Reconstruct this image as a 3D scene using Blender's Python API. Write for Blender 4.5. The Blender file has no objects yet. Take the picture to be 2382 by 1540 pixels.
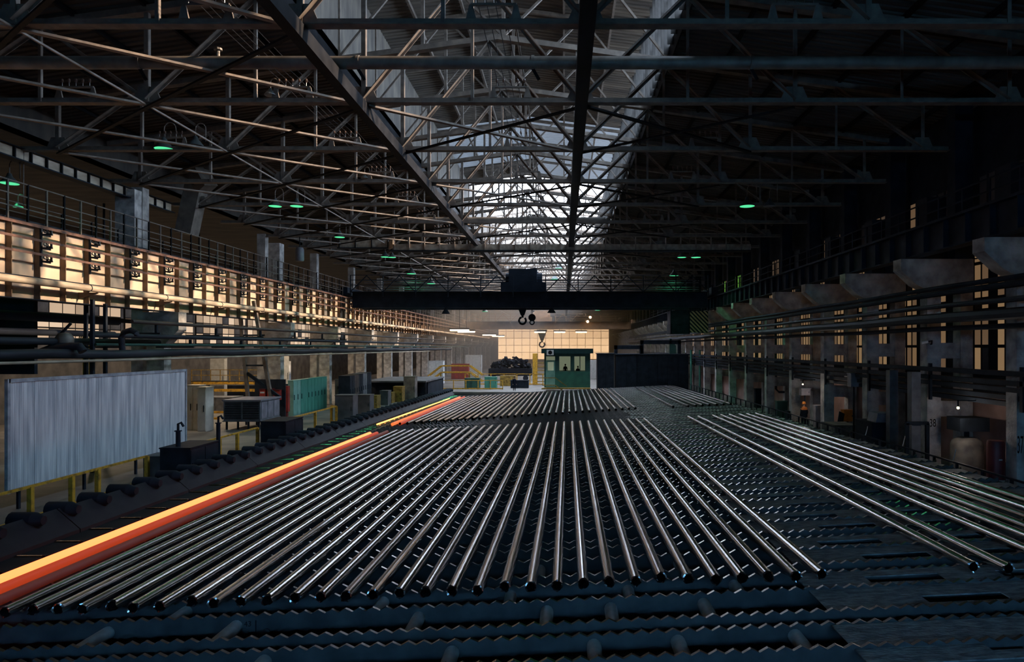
import bpy, math, random
from mathutils import Vector, Matrix
random.seed(7)
scene = bpy.context.scene
col = scene.collection

# ------------------------------------------------------------------ camera, sky, sun, exposure
EYE = 5.5                                   # the gallery the picture is taken from, above the shop floor
cam_d = bpy.data.cameras.new('camera'); cam = bpy.data.objects.new('camera', cam_d); col.objects.link(cam)
cam_d.sensor_width = 36.0; cam_d.lens = 24.0
cam_d.shift_x = -0.0508; cam_d.shift_y = 0.01595
cam_d.clip_start = 0.1; cam_d.clip_end = 600
cam.location = (0, 0, EYE); cam.rotation_euler = (math.radians(90), 0, 0)
scene.camera = cam

world = bpy.data.worlds.new('sky'); scene.world = world; world.use_nodes = True
bg = world.node_tree.nodes['Background']
bg.inputs[0].default_value = (0.54, 0.73, 1.0, 1); bg.inputs[1].default_value = 14.5

sun_d = bpy.data.lights.new('sun', 'SUN'); sun = bpy.data.objects.new('sun', sun_d); col.objects.link(sun)
sun_d.energy = 8.0; sun_d.color = (1.0, 0.76, 0.54); sun_d.angle = math.radians(2.2)
SUN_DIR = Vector((-1.0, -0.12, -0.455)).normalized()
sun.rotation_euler = SUN_DIR.to_track_quat('-Z', 'Y').to_euler()
sun.location = (40, 60, 40)

scene.view_settings.view_transform = 'Standard'
scene.view_settings.look = 'None'
scene.view_settings.gamma = 1.0
scene.view_settings.use_curve_mapping = False
scene.view_settings.exposure = 0.75

# hall dimensions
XL, XR = -22.6, 15.6            # crane rails
ZRAIL = 10.7
ZCH = 14.4                      # lower chord of the roof trusses
Y_END = 228.0
LX0, LX1 = -10.2, 4.7           # roof lantern
LZ0, LZ1 = 18.55, 23.2
LY0 = 18.9
def ztop(x): return 19.5 - 0.14 * abs(x + 3.0)

# daylight portal in the open side of the lantern (the other side is closed to keep the window side dark)
for x, rot in ((LX1 + .1, 90),):
    pd = bpy.data.lights.new('lantern_portal', 'AREA'); pd.shape = 'RECTANGLE'
    pd.size = LZ1 - LZ0; pd.size_y = Y_END - LY0; pd.cycles.is_portal = True
    po = bpy.data.objects.new('lantern_portal', pd); col.objects.link(po)
    po.location = (x, (Y_END + LY0) / 2, (LZ0 + LZ1) / 2)
    po.rotation_euler = (0, math.radians(rot), 0)

# and in the narrow unseen window added behind the gallery for cool fill
BWX0, BWX1, BWZ0, BWZ1 = -13.0, 17.0, 6.4, 7.1
pd = bpy.data.lights.new('fill_portal', 'AREA'); pd.shape = 'RECTANGLE'; pd.size = BWX1-BWX0; pd.size_y = BWZ1-BWZ0; pd.cycles.is_portal = True
po = bpy.data.objects.new('fill_portal', pd); col.objects.link(po)
po.location = ((BWX0+BWX1)/2, -8.15, (BWZ0+BWZ1)/2); po.rotation_euler = (math.radians(90), 0, math.radians(180))

# ------------------------------------------------------------------ helpers
def pt(u, v, Y):                            # a point read off the photograph at depth Y
    return Vector(((u - 1312) / 1588 * Y, Y, EYE - (v - 808) / 1588 * Y))

def tag(o, label=None, cat=None, group=None, kind=None):
    if label: o['label'] = label
    if cat: o['category'] = cat
    if group: o['group'] = group
    if kind: o['kind'] = kind
    return o

def empty(name, loc, label=None, cat=None, group=None, kind=None, rz=0):
    o = bpy.data.objects.new(name, None); col.objects.link(o)
    o.location = loc; o.rotation_euler = (0, 0, rz); o.empty_display_size = .2
    return tag(o, label, cat, group, kind)

ONES = ['first','second','third','fourth','fifth','sixth','seventh','eighth','ninth','tenth','eleventh','twelfth','thirteenth','fourteenth','fifteenth','sixteenth','seventeenth','eighteenth','nineteenth']
def ordinal(n):
    if n < 20: return ONES[n-1]
    t, o = divmod(n, 10); tens = {2: 'twent', 3: 'thirt', 4: 'fort'}[t]
    return tens + 'ieth' if o == 0 else tens + 'y-' + ONES[o-1]

def origin(o):
    p = Vector((0, 0, 0))
    while o is not None:
        p = p + Vector(o.location); o = o.parent
    return p

class MB:
    def __init__(s): s.v = []; s.f = []; s.m = []
    def add(s, vs, fs, mi=0):
        b = len(s.v); s.v += [tuple(p) for p in vs]
        for f in fs: s.f.append([b + i for i in f]); s.m.append(mi)
        return s
    def box(s, x0, x1, y0, y1, z0, z1, mi=0):
        return s.add([(x0,y0,z0),(x1,y0,z0),(x1,y1,z0),(x0,y1,z0),(x0,y0,z1),(x1,y0,z1),(x1,y1,z1),(x0,y1,z1)],
                     [(3,2,1,0),(4,5,6,7),(0,1,5,4),(1,2,6,5),(2,3,7,6),(3,0,4,7)], mi)
    def beam(s, p, q, w, h, up=(0,0,1), mi=0):
        p = Vector(p); q = Vector(q); d = (q - p).normalized(); up = Vector(up)
        if abs(d.dot(up)) > .99: up = Vector((0,1,0))
        a = d.cross(up).normalized(); b = a.cross(d).normalized()
        vs = []
        for c in (p, q):
            for i, j in ((-1,-1),(1,-1),(1,1),(-1,1)): vs.append(c + a*(i*w/2) + b*(j*h/2))
        return s.add(vs, [(0,1,2,3),(7,6,5,4),(0,4,5,1),(1,5,6,2),(2,6,7,3),(3,7,4,0)], mi)
    def angle(s, p, q, w, t=.02, up=(0,0,1)):       # rolled angle section
        p = Vector(p); q = Vector(q); d = (q - p).normalized(); up = Vector(up)
        if abs(d.dot(up)) > .99: up = Vector((0,1,0))
        a = d.cross(up).normalized(); b = a.cross(d).normalized()
        s.beam(p - b*w/2, q - b*w/2, w, t, up); s.beam(p - a*w/2, q - a*w/2, t, w, up); return s
    def cyl(s, p, q, r, n=10, r2=None, mi=0):
        p = Vector(p); q = Vector(q); r2 = r if r2 is None else r2
        d = (q - p).normalized(); up = Vector((0,0,1)) if abs(d.z) < .9 else Vector((0,1,0))
        a = d.cross(up).normalized(); b = a.cross(d)
        vs = []
        for c, rr in ((p, r), (q, r2)):
            for i in range(n):
                t = 2*math.pi*i/n; vs.append(c + (a*math.cos(t) + b*math.sin(t))*rr)
        fs = [(i, (i+1)%n, n+(i+1)%n, n+i) for i in range(n)] + [tuple(range(n))[::-1], tuple(range(n, 2*n))]
        return s.add(vs, fs, mi)
    def path(s, pts, r, n=8, mi=0):
        pts = [Vector(p) for p in pts]; vs = []; fs = []
        for k, p in enumerate(pts):
            d = (pts[min(k+1, len(pts)-1)] - pts[max(k-1, 0)]).normalized()
            up = Vector((0,0,1)) if abs(d.z) < .9 else Vector((0,1,0))
            a = d.cross(up).normalized(); b = a.cross(d)
            for i in range(n):
                t = 2*math.pi*i/n; vs.append(p + (a*math.cos(t) + b*math.sin(t))*r)
        for k in range(len(pts)-1):
            for i in range(n): fs.append((k*n+i, k*n+(i+1)%n, (k+1)*n+(i+1)%n, (k+1)*n+i))
        fs += [tuple(range(n))[::-1], tuple(range((len(pts)-1)*n, len(pts)*n))]
        return s.add(vs, fs, mi)
    def prism(s, poly, axis, a, b, mi=0):
        def P(p, t):
            return (p[0], t, p[1]) if axis == 'y' else (t, p[0], p[1]) if axis == 'x' else (p[0], p[1], t)
        n = len(poly); vs = [P(p, a) for p in poly] + [P(p, b) for p in poly]
        fs = [tuple(range(n)), tuple(range(n, 2*n))[::-1]] + [(i, n+i, n+(i+1)%n, (i+1)%n) for i in range(n)]
        return s.add(vs, fs, mi)
    def lathe(s, prof, c, n=14, mi=0):              # profile of (radius, z) about a vertical axis
        c = Vector(c); vs = []; fs = []
        for r, z in prof:
            for i in range(n):
                t = 2*math.pi*i/n; vs.append(c + Vector((r*math.cos(t), r*math.sin(t), z)))
        for k in range(len(prof)-1):
            for i in range(n): fs.append((k*n+i, k*n+(i+1)%n, (k+1)*n+(i+1)%n, (k+1)*n+i))
        return s.add(vs, fs, mi)
    def ring(s, c, ax1, ax2, R, r, n=14, k=6, arc=2*math.pi, start=0):
        c = Vector(c); a = Vector(ax1); b = Vector(ax2); full = abs(arc - 2*math.pi) < 1e-3
        pts = [c + (a*math.cos(start+arc*i/n) + b*math.sin(start+arc*i/n))*R for i in range(n+1)]
        return s.path(pts, r, k)
    def mesh(s, name, mats):
        me = bpy.data.meshes.new(name); me.from_pydata(s.v, [], s.f)
        for m in (mats if isinstance(mats, (list, tuple)) else [mats]): me.materials.append(M[m])
        if any(s.m): me.polygons.foreach_set('material_index', s.m)
        me.validate(); me.update(); return me
    def build(s, name, mats, parent=None, smooth=False, at=None):
        if at is None:
            if parent is not None: at = origin(parent)
            else:
                xs, ys, zs = zip(*s.v)
                at = Vector(((min(xs)+max(xs))/2, (min(ys)+max(ys))/2, min(zs)))
        at = Vector(at)
        s.v = [(p[0]-at.x, p[1]-at.y, p[2]-at.z) for p in s.v]
        me = s.mesh(name, mats)
        if smooth:
            me.polygons.foreach_set('use_smooth', [True]*len(me.polygons))
            try: me.set_sharp_from_angle(angle=math.radians(40))
            except Exception: pass
        o = bpy.data.objects.new(name, me); col.objects.link(o)
        if parent is not None: o.parent = parent
        else: o.location = at
        return o

def place(name, me, loc, parent=None):
    o = bpy.data.objects.new(name, me); col.objects.link(o); o.location = loc
    if parent is not None: o.parent = parent
    return o

KIDS = {}
def copy_tree(o, loc=None, parent=None):
    c = o.copy(); col.objects.link(c); c.parent = parent
    if loc is not None: c.location = loc
    for ch in o.children: copy_tree(ch, None, c)
    return c

def text(s, size, loc, rot, mat, parent, name='painted_number', sx=1):
    cu = bpy.data.curves.new(name, 'FONT'); cu.body = s; cu.size = size; cu.extrude = .004
    cu.align_x = 'CENTER'; cu.align_y = 'CENTER'
    t = bpy.data.objects.new(name, cu); col.objects.link(t)
    dg = bpy.context.evaluated_depsgraph_get(); dg.update()
    me = bpy.data.meshes.new_from_object(t.evaluated_get(dg))
    bpy.data.objects.remove(t)
    me.materials.clear(); me.materials.append(M[mat])
    o = bpy.data.objects.new(name, me); col.objects.link(o)
    o.parent = parent; o.location = Vector(loc) - origin(parent); o.rotation_euler = rot; o.scale = (sx, 1, 1)
    return o

# ------------------------------------------------------------------ materials
M = {}
def mk(name, c, rough=.6, metal=0.0, c2=None, scale=2.0, stretch=(1,1,1), bump=0.0, detail=4, spec=.35, lo=.35, hi=.7, bscale=None):
    m = bpy.data.materials.new(name); m.use_nodes = True; nt = m.node_tree; N = nt.nodes; L = nt.links
    b = N['Principled BSDF']; b.inputs['Roughness'].default_value = rough; b.inputs['Metallic'].default_value = metal
    b.inputs['Specular IOR Level'].default_value = .06 if max(c) < .07 else spec
    c2 = c2 or tuple(x*.55 for x in c)
    tc = N.new('ShaderNodeTexCoord'); mp = N.new('ShaderNodeMapping'); mp.inputs['Scale'].default_value = stretch
    nz = N.new('ShaderNodeTexNoise'); nz.inputs['Scale'].default_value = scale; nz.inputs['Detail'].default_value = detail
    rp = N.new('ShaderNodeValToRGB')
    rp.color_ramp.elements[0].position = lo; rp.color_ramp.elements[0].color = (*c2, 1)
    rp.color_ramp.elements[1].position = hi; rp.color_ramp.elements[1].color = (*c, 1)
    L.new(tc.outputs['Object'], mp.inputs[0]); L.new(mp.outputs[0], nz.inputs['Vector'])
    L.new(nz.outputs[0], rp.inputs[0]); L.new(rp.outputs[0], b.inputs['Base Color'])
    if bump:
        bp = N.new('ShaderNodeBump'); bp.inputs['Strength'].default_value = bump; bp.inputs['Distance'].default_value = .05
        src = nz
        if bscale:
            src = N.new('ShaderNodeTexNoise'); src.inputs['Scale'].default_value = bscale; src.inputs['Detail'].default_value = 5
            L.new(mp.outputs[0], src.inputs['Vector'])
        L.new(src.outputs[0], bp.inputs['Height']); L.new(bp.outputs[0], b.inputs['Normal'])
    M[name] = m; return m

def glow(name, c, strength, base=None):
    m = bpy.data.materials.new(name); m.use_nodes = True; b = m.node_tree.nodes['Principled BSDF']
    b.inputs['Base Color'].default_value = (*(base or c), 1); b.inputs['Roughness'].default_value = .6
    b.inputs['Emission Color'].default_value = (*c, 1); b.inputs['Emission Strength'].default_value = strength
    M[name] = m; return m

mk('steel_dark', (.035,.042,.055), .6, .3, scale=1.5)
mk('steel_black', (.024,.032,.044), .65, .2, scale=1.5)
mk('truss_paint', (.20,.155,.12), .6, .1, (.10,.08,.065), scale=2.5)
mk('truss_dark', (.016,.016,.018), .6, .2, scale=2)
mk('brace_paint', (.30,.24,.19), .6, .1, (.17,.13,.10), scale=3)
mk('roof_sheet', (.085,.07,.055), .8, 0, (.04,.035,.03), scale=.4, stretch=(1,4,1))
mk('sky_baffle', (.045,.04,.036), .7)
mk('lantern_sheet', (.16,.13,.10), .8, 0, (.07,.058,.048), scale=.5, stretch=(.6,3,1))
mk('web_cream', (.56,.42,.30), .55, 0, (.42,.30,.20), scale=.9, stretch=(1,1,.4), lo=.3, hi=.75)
mk('web_edge', (.17,.105,.06), .6, 0, scale=2)
mk('bar_rust', (.17,.085,.06), .5, .3, (.08,.045,.035), scale=4)
mk('pipe_lag', (.50,.40,.29), .5, .1, (.26,.20,.14), scale=3, stretch=(1,.3,1))
mk('pipe_dark', (.05,.055,.065), .5, .3, (.025,.028,.035), scale=2, stretch=(1,.2,1))
mk('pipe_rust', (.10,.07,.055), .6, .2, (.04,.032,.03), scale=2, stretch=(1,.2,1))
mk('duct', (.22,.185,.15), .5, .3, (.12,.10,.08), scale=2)
mk('bounce_paint', (.30,.36,.44), .8, 0, (.2,.25,.31), scale=.5)  # bluish tone chosen so the unseen back wall bounces cool light
mk('concrete', (.52,.47,.42), .85, 0, (.22,.20,.18), scale=1.6, bump=.5, bscale=7)
mk('concrete_dark', (.55,.52,.50), .85, 0, (.22,.21,.21), scale=1.8, bump=.7, bscale=8)
mk('whitewash', (.62,.58,.53), .8, 0, (.25,.23,.21), scale=2.2, bump=.3)
mk('floor_mat', (.20,.18,.155), .6, 0, (.09,.083,.075), scale=.6, bump=.25, bscale=5)
mk('pit_mat', (.02,.02,.024), .85, 0, scale=1)
mk('plaster_glow_tint', (.52,.34,.29), .9, 0, (.28,.18,.16), scale=.7, bump=.2)  # pink is the hot metal's glow painted into the plaster
mk('plaster_grey', (.15,.14,.14), .9, 0, (.07,.068,.07), scale=.9)
mk('steel_pipe', (.70,.68,.68), .22, 1.0, (.50,.485,.485), scale=5, stretch=(1,.15,1), bump=.05)
mk('pipe_bore', (.012,.012,.015), .9, 0, scale=4)
mk('rack_steel', (.10,.105,.11), .6, .1, (.05,.054,.06), scale=2.2, bump=.15)
mk('rack_worn', (.52,.49,.47), .24, 1.0, (.36,.33,.31), scale=6)
mk('scale_plate', (.40,.40,.385), .6, 0, (.14,.145,.15), scale=7, detail=8, bump=1.0, bscale=16, stretch=(.6,1.6,1))
mk('kerb_steel', (.032,.036,.042), .6, .3, (.025,.028,.034), scale=2)
mk('shaft_steel', (.48,.47,.45), .6, .1, scale=3)
mk('roller_steel', (.6,.6,.6), .16, 1.0, scale=5)
mk('yellow_paint', (.62,.33,.03), .55, 0, (.22,.12,.03), scale=5, lo=.3, hi=.55)
mk('yellow_dim', (.40,.25,.05), .6, 0, (.15,.09,.02), scale=4)
mk('sheet_white', (.72,.74,.72), .6, 0, (.30,.33,.36), scale=1.6, stretch=(1,3.5,.25), detail=7, lo=.3, hi=.68)
mk('sheet_frame', (.42,.45,.47), .6, .1, (.22,.24,.26), scale=3)
mk('cream_paint', (.72,.63,.53), .6, 0, (.55,.47,.39), scale=1.5)
mk('green_paint', (.08,.30,.22), .5, 0, (.05,.20,.15), scale=1.6, stretch=(1,1,.4))
mk('green_dark', (.03,.10,.075), .55, 0, (.02,.06,.05), scale=1.6)
mk('green_cabin', (.04,.16,.11), .5, 0, (.03,.11,.08), scale=1.6)
mk('green_light', (.22,.42,.34), .5, 0, (.14,.30,.24), scale=1.6)
mk('red_paint', (.42,.045,.03), .5, 0, (.22,.025,.02), scale=2.5)
mk('red_dark', (.16,.018,.02), .5, 0, (.09,.012,.014), scale=2.5)
mk('orange_paint', (.75,.25,.03), .6, 0, (.5,.15,.02), scale=3)
mk('grey_paint', (.17,.175,.19), .55, .1, (.09,.095,.105), scale=2)
mk('lilac_grey', (.25,.23,.26), .6, 0, (.15,.14,.16), scale=2)
mk('cab_paint', (.02,.05,.045), .5, 0, (.012,.03,.03), scale=2)
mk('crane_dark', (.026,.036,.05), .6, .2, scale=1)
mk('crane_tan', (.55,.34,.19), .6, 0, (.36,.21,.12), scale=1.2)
mk('ceramic', (.12,.075,.055), .3, 0, scale=6)
mk('wire', (.05,.05,.055), .5, .5, scale=2)
mk('lamp_shade', (.10,.115,.11), .45, .4, scale=4)
mk('scrap', (.025,.025,.032), .8, .2, scale=4, bump=.8)
mk('white_paint', (.6,.6,.58), .6, 0, (.45,.45,.43), scale=3)
mk('black_paint', (.012,.012,.014), .6, 0, scale=5)
mk('tank_plaster', (.25,.225,.19), .85, 0, (.10,.09,.085), scale=1.5)
mk('navy_cloth', (.012,.018,.03), .9, 0, scale=8)
mk('orange_cloth', (.65,.20,.05), .85, 0, scale=8)
mk('skin', (.42,.24,.17), .6, 0, (.38,.21,.15), scale=8)
glow('hot_metal', (1.0,.24,.068), 1.45, (.5,.2,.05))
glow('warm_metal', (1.0,.09,.02), .24, (.25,.08,.05))
glow('cooling_metal', (1.0,.10,.03), .035, (.22,.12,.10))
glow('hot_dim', (1.0,.20,.05), .5, (.4,.15,.06))
glow('spark_line', (1.0,.45,.12), 1.2)
glow('lamp_green', (.10,.8,.36), .6)
glow('lamp_warm', (1.0,.72,.42), 6.0)
glow('lamp_white', (1.0,.95,.72), .7)
for i, (k, c) in enumerate(((.12,(1,.62,.31)), (.09,(1,.60,.30)), (.06,(1,.60,.33)), (.03,(.95,.62,.4)))):
    glow('pane_%d' % i, c, k, (.3,.22,.14))
for i, (k, c) in enumerate(((.36,(1,.74,.52)), (.26,(1,.70,.46)), (.14,(1,.66,.42)))):
    glow('day_pane_%d' % i, c, k, (.4,.3,.2))
for i, (k, c) in enumerate(((2.3,(1,.74,.46)), (2.1,(1,.73,.45)), (1.7,(1,.72,.44)))):  # glow of the added far panes, dimmer in the upper rows
    glow('haze_glow_pane_%d' % i, c, k, (.4,.3,.2))
glow('pane_green', (.35,1.0,.12), .13, (.2,.3,.1))
glow('cabin_glow', (.75,.85,.55), .10, (.3,.35,.25))

def translucent(name, c, t):
    m = bpy.data.materials.new(name); m.use_nodes = True; nt = m.node_tree; nt.nodes.clear()
    o = nt.nodes.new('ShaderNodeOutputMaterial'); a = nt.nodes.new('ShaderNodeBsdfDiffuse'); b = nt.nodes.new('ShaderNodeBsdfTranslucent'); x = nt.nodes.new('ShaderNodeMixShader')
    a.inputs[0].default_value = (*c, 1); b.inputs[0].default_value = (*c, 1); x.inputs[0].default_value = t
    nt.links.new(a.outputs[0], x.inputs[1]); nt.links.new(b.outputs[0], x.inputs[2]); nt.links.new(x.outputs[0], o.inputs[0]); M[name] = m
translucent('roof_light', (.30,.30,.30), .045)
translucent('roof_light_clear', (.80,.73,.68), .85)
def tinted(name, c):
    m = bpy.data.materials.new(name); m.use_nodes = True; nt = m.node_tree; nt.nodes.clear()
    o = nt.nodes.new('ShaderNodeOutputMaterial'); a = nt.nodes.new('ShaderNodeBsdfTransparent'); a.inputs[0].default_value = (*c, 1)
    nt.links.new(a.outputs[0], o.inputs[0]); M[name] = m
tinted('fill_blue', (.56,.86,1.0))  # blue tint that cools the light of the added fill window
# ------------------------------------------------------------------ the shell of the hall
def struct(name, mb, mats, parent=None):
    o = mb.build(name, mats, parent)
    if parent is None: o['kind'] = 'structure'
    return o
b = MB()
b.box(-40, -14.2, -8, Y_END, -.3, 0); b.box(13.4, 19.2, -8, Y_END, -.3, 0)
b.box(-14.2, 13.4, 84, Y_END, -.3, 0); b.box(-14.2, 13.4, -8, 6.5, -.3, 0)
struct('floor', b, 'floor_mat')
b = MB(); b.box(-14.2, 13.4, 6.5, 84, -1.7, -1.5); b.box(-14.2, -14.1, 6.5, 84, -1.5, -.3); b.box(13.3, 13.4, 6.5, 84, -1.5, -.3)
b.box(-14.2, 13.4, 83.9, 84, -1.5, -.3); b.box(-14.2, 13.4, 6.5, 6.6, -1.5, -.3)
struct('trim_1', b, 'pit_mat')
struct('wall_back', MB().box(-40, 19.2, -8.3, -8, 0, BWZ0).box(-40, 19.2, -8.3, -8, BWZ1, 25).box(-40, BWX0, -8.3, -8, BWZ0, BWZ1).box(BWX1, 19.2, -8.3, -8, BWZ0, BWZ1), 'bounce_paint')
wb = empty('window_0', (BWX0, -8.1, BWZ0), kind='structure')  # fill window added behind the camera, out of view
for k in range(12): MB().box(BWX0+2.5*k+.03, BWX0+2.5*k+2.47, -8.12, -8.1, BWZ0, BWZ1).build('pane', 'fill_blue', wb)
wf = struct('wall_far', MB().box(-40, 19.2, Y_END, Y_END+.3, 0, 25), 'plaster_grey')

# trusses stand every six metres
TY = [12.9 + 6*k for k in range(36)]

# roof decking: one ribbed sheet per bay and side
def ribbed(x0, x1, zf, L=6.0, rib=.375, d=.07, n=1):
    mb = MB(); k = int(L/rib); ys = []
    for i in range(k):
        y = i*rib; ys += [(y, 0), (y+rib*.5, 0), (y+rib*.6, d), (y+rib*.9, d)]
    ys.append((L, 0)); vs = []; fs = []
    xs = [x0 + (x1-x0)*i/n for i in range(n+1)]
    for y, dz in ys:
        for x in xs: vs.append((x, y, zf(x) + dz))
    w = n+1
    for j in range(len(ys)-1):
        for i in range(n): fs.append((j*w+i, j*w+i+1, (j+1)*w+i+1, (j+1)*w+i))
    return mb.add(vs, fs)
ceil = empty('ceiling', (0, 0, 0), kind='structure')
zd = lambda x: ztop(x) + .28
me_l = ribbed(-24.8, LX0, zd).mesh('roof_sheet', 'roof_sheet')
me_r = ribbed(LX1, 19.2, zd).mesh('roof_sheet', 'roof_sheet')
zl = lambda x: 24.05 - .13*abs(x+2.75)
me_t1 = ribbed(LX0-.5, -2.75, zl).mesh('lantern_sheet', 'lantern_sheet')
me_t2 = ribbed(-2.75, LX1+.5, zl).mesh('lantern_sheet', 'lantern_sheet')
me_t1g = ribbed(LX0-.5, -2.75, zl).mesh('lantern_sheet', 'roof_light')
me_t2g = ribbed(-2.75, LX1+.5, zl).mesh('lantern_sheet', 'roof_light')
me_t1c = ribbed(LX0-.5, -2.75, zl).mesh('lantern_sheet', 'roof_light_clear')
me_t2c = ribbed(-2.75, LX1+.5, zl).mesh('lantern_sheet', 'roof_light_clear')
for k, y in enumerate([-8.0, -5.1, .9, 6.9] + TY):
    place('roof_sheet', me_l, (0, y, 0), ceil); place('roof_sheet', me_r, (0, y, 0), ceil)
    place('lantern_sheet', me_t1c if 14 <= k <= 31 else me_t1g if k in (11, 12, 14) else me_t1, (0, y, 0), ceil)
    place('lantern_sheet', me_t2c if 14 <= k <= 31 else me_t2g if k in (11, 12, 13) else me_t2, (0, y, 0), ceil)
b = MB(); b.box(LX0-.06, LX0, -8, LY0, LZ0-.4, 23.6); b.box(LX1, LX1+.06, -8, LY0, LZ0-.4, 23.6)      # near bays closed off to keep the near trusses dim
b.build('lantern_blocker', 'roof_sheet', ceil)
b = MB(); b.box(LX0-.06, LX0, LY0, Y_END, LZ0-.4, LZ0+.35); b.box(LX1, LX1+.06, LY0, Y_END, LZ0-.4, LZ0+.35)
b.build('lantern_kerb', 'truss_dark', ceil)
MB().box(LX0-.06, LX0, LY0, Y_END, LZ0, 23.6).build('lantern_blocker', 'lantern_sheet', ceil)  # sheeting added to keep daylight off the window side
for x in (LX1,):
    # deep upright fins added to hide the bright sky in the open side
    fm = MB().box(-.25, .25, -.02, .02, LZ0, LZ1).mesh('sky_baffle', 'sky_baffle')
    y = LY0 + .5
    while y < Y_END-1:
        place('sky_baffle', fm, (x, y, 0), ceil); y += 1.0
    MB().box(x-.04, x+.04, LY0, Y_END, 20.8, 20.88).build('glazing_rail', 'truss_dark', ceil)
# purlins, a run over every truss node
for x in [-23, -20.4, -17.8, -15.2, -12.6] + [7.2, 9.8, 12.4, 15.0, 17.6]:
    MB().box(x-.06, x+.06, -8, Y_END, ztop(x)+.06, ztop(x)+.27).build('purlin', 'truss_dark', ceil)
for x in (-8, -5.4, -2.75, 0, 2.6):
    MB().box(x-.06, x+.06, -8, Y_END, zl(x)-.24, zl(x)-.02).build('purlin', 'truss_paint', ceil)

MB().box(-25.0, -24.8, -8, Y_END, 15.2, 16.8).build('valance', 'roof_sheet', ceil)
# neighbouring bay beyond the crane girder
struct('ceiling', MB().box(-40, -24.8, -8, Y_END, 15.2, 15.4), 'roof_sheet')
wl = struct('wall_left', MB().box(-40.3, -40, -8, Y_END, 0, 15.2), 'plaster_grey')
PANES = {}
def pane_mesh(mat, w, h):
    k = (mat, round(w, 3), round(h, 3))
    if k not in PANES: PANES[k] = MB().box(-.02, .02, 0, w, 0, h).mesh('pane', mat)
    return PANES[k]
wn = 0
def window(x, y0, y1, z0, z1, nx, nz, mats, side, dark=.06, frame='truss_dark', bar=.05, pick=None):
    global wn; wn += 1
    e = empty('window_%d' % wn, (x, y0, z0), kind='structure')
    w = (y1-y0)/nx; h = [(z1-z0)/nz]*nz if isinstance(nz, int) else nz
    n_z = len(h); zz = z0
    f = MB()
    for i in range(nx+1): f.box(x-.05, x+.05, y0+i*w-bar/2, y0+i*w+bar/2, z0, z1)
    for j in range(n_z):
        f.box(x-.06, x+.06, y0, y1, zz-bar, zz+bar)
        for i in range(nx):
            if random.random() < dark: m = 'plaster_grey'
            else: m = random.choice(mats)
            if pick: m = pick(i, j, m)
            place('pane', pane_mesh(m, w-bar, h[j]-2*bar), (0, i*w+bar/2, zz+bar-z0), e)
        zz += h[j]
    f.box(x-.06, x+.06, y0, y1, z1-bar, z1+bar)
    f.build('window_frame', frame, e)
    return e
# bright window band of the neighbouring bay, seen under the crane girder
for y0 in (38, 50, 62, 74, 86, 98, 110, 122, 140, 158, 176, 194):
    L_ = 11.4 if y0 < 122 else 17.4
    window(-39.9, y0, y0+L_, 5.9, 9.3, 8, 3, ['day_pane_0', 'day_pane_1', 'day_pane_2', 'day_pane_1'], 1, .2)
for y0 in (30, 60, 90, 120, 150, 180):
    window(-39.9, y0, y0+27, 11.0, 14.0, 9, 2, ['day_pane_1', 'day_pane_2', 'pane_1'], 1, .35)

# wall behind the numbered columns: plaster below, glazing above
wr = struct('wall_right', MB().box(18.6, 19.2, -8, Y_END, 0, 16.9), 'steel_black')
MB().box(18.45, 18.6, -8, Y_END, 0, 3.3).build('plaster_dado', 'plaster_glow_tint', wr)
CY = [24.8 + 6.05*k for k in range(-2, 31)]           # column centre lines on that side
for k, y in enumerate(CY[:-1]):
    if y > 150: break
    
    rows = [1.15, 1.6, .5, .8, .8, 1.5]
    n = 11 if y < 60 else 6
    def pick(i, j, m, y=y, n=n):
        a = (i+.5)/n
        if .70 < a < .79 or .30 < a < .38: return 'steel_black'
        if y > 95: return 'pane_green' if random.random() < .3 else m
        return m
    window(18.55, y+.02, y+6.03, 4.4, 10.75, n, rows, ['pane_0', 'pane_1', 'pane_1', 'pane_2'], -1, .05, 'steel_black', .07, pick)
    if y < 110:
        def pick2(i, j, m, y=y):
            if y > 62 and random.random() < .4: return 'pane_green'
            return m
        window(18.55, y+.35, y+5.7, 11.2, 13.2, 8, 1, ['pane_3', 'pane_3', 'pane_2', 'steel_black'], -1, .45, 'steel_black', .12, pick2)

# glowing panes added at the far end, standing in for the bright haze
def glow_gable(y, x0, x1, z0, z1, nx, nz, mats, bar=.12):
    global wn; wn += 1
    e = empty('window_%d' % wn, (x0, y, z0), kind='structure'); w = (x1-x0)/nx; h = (z1-z0)/nz; f = MB()
    ms = {m: MB().box(bar/2, w-bar/2, -.02, .02, bar/2, h-bar/2).mesh('pane', m) for m in mats}
    for i in range(nx):
        for j in range(nz): place('pane', ms[mats[min(j, len(mats)-1)]], (i*w, 0, j*h), e)
    for i in range(nx+1): f.box(x0+i*w-bar/2, x0+i*w+bar/2, y-.06, y+.06, z0, z1)
    for j in range(nz+1): f.box(x0, x1, y-.06, y+.06, z0+j*h-bar/2, z0+j*h+bar/2)
    f.build('window_frame', 'truss_dark', e)
glow_gable(Y_END-.1, -22, 15, 1.5, 13.2, 14, 5, ['haze_glow_pane_0', 'haze_glow_pane_0', 'haze_glow_pane_1', 'haze_glow_pane_2'])

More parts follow.
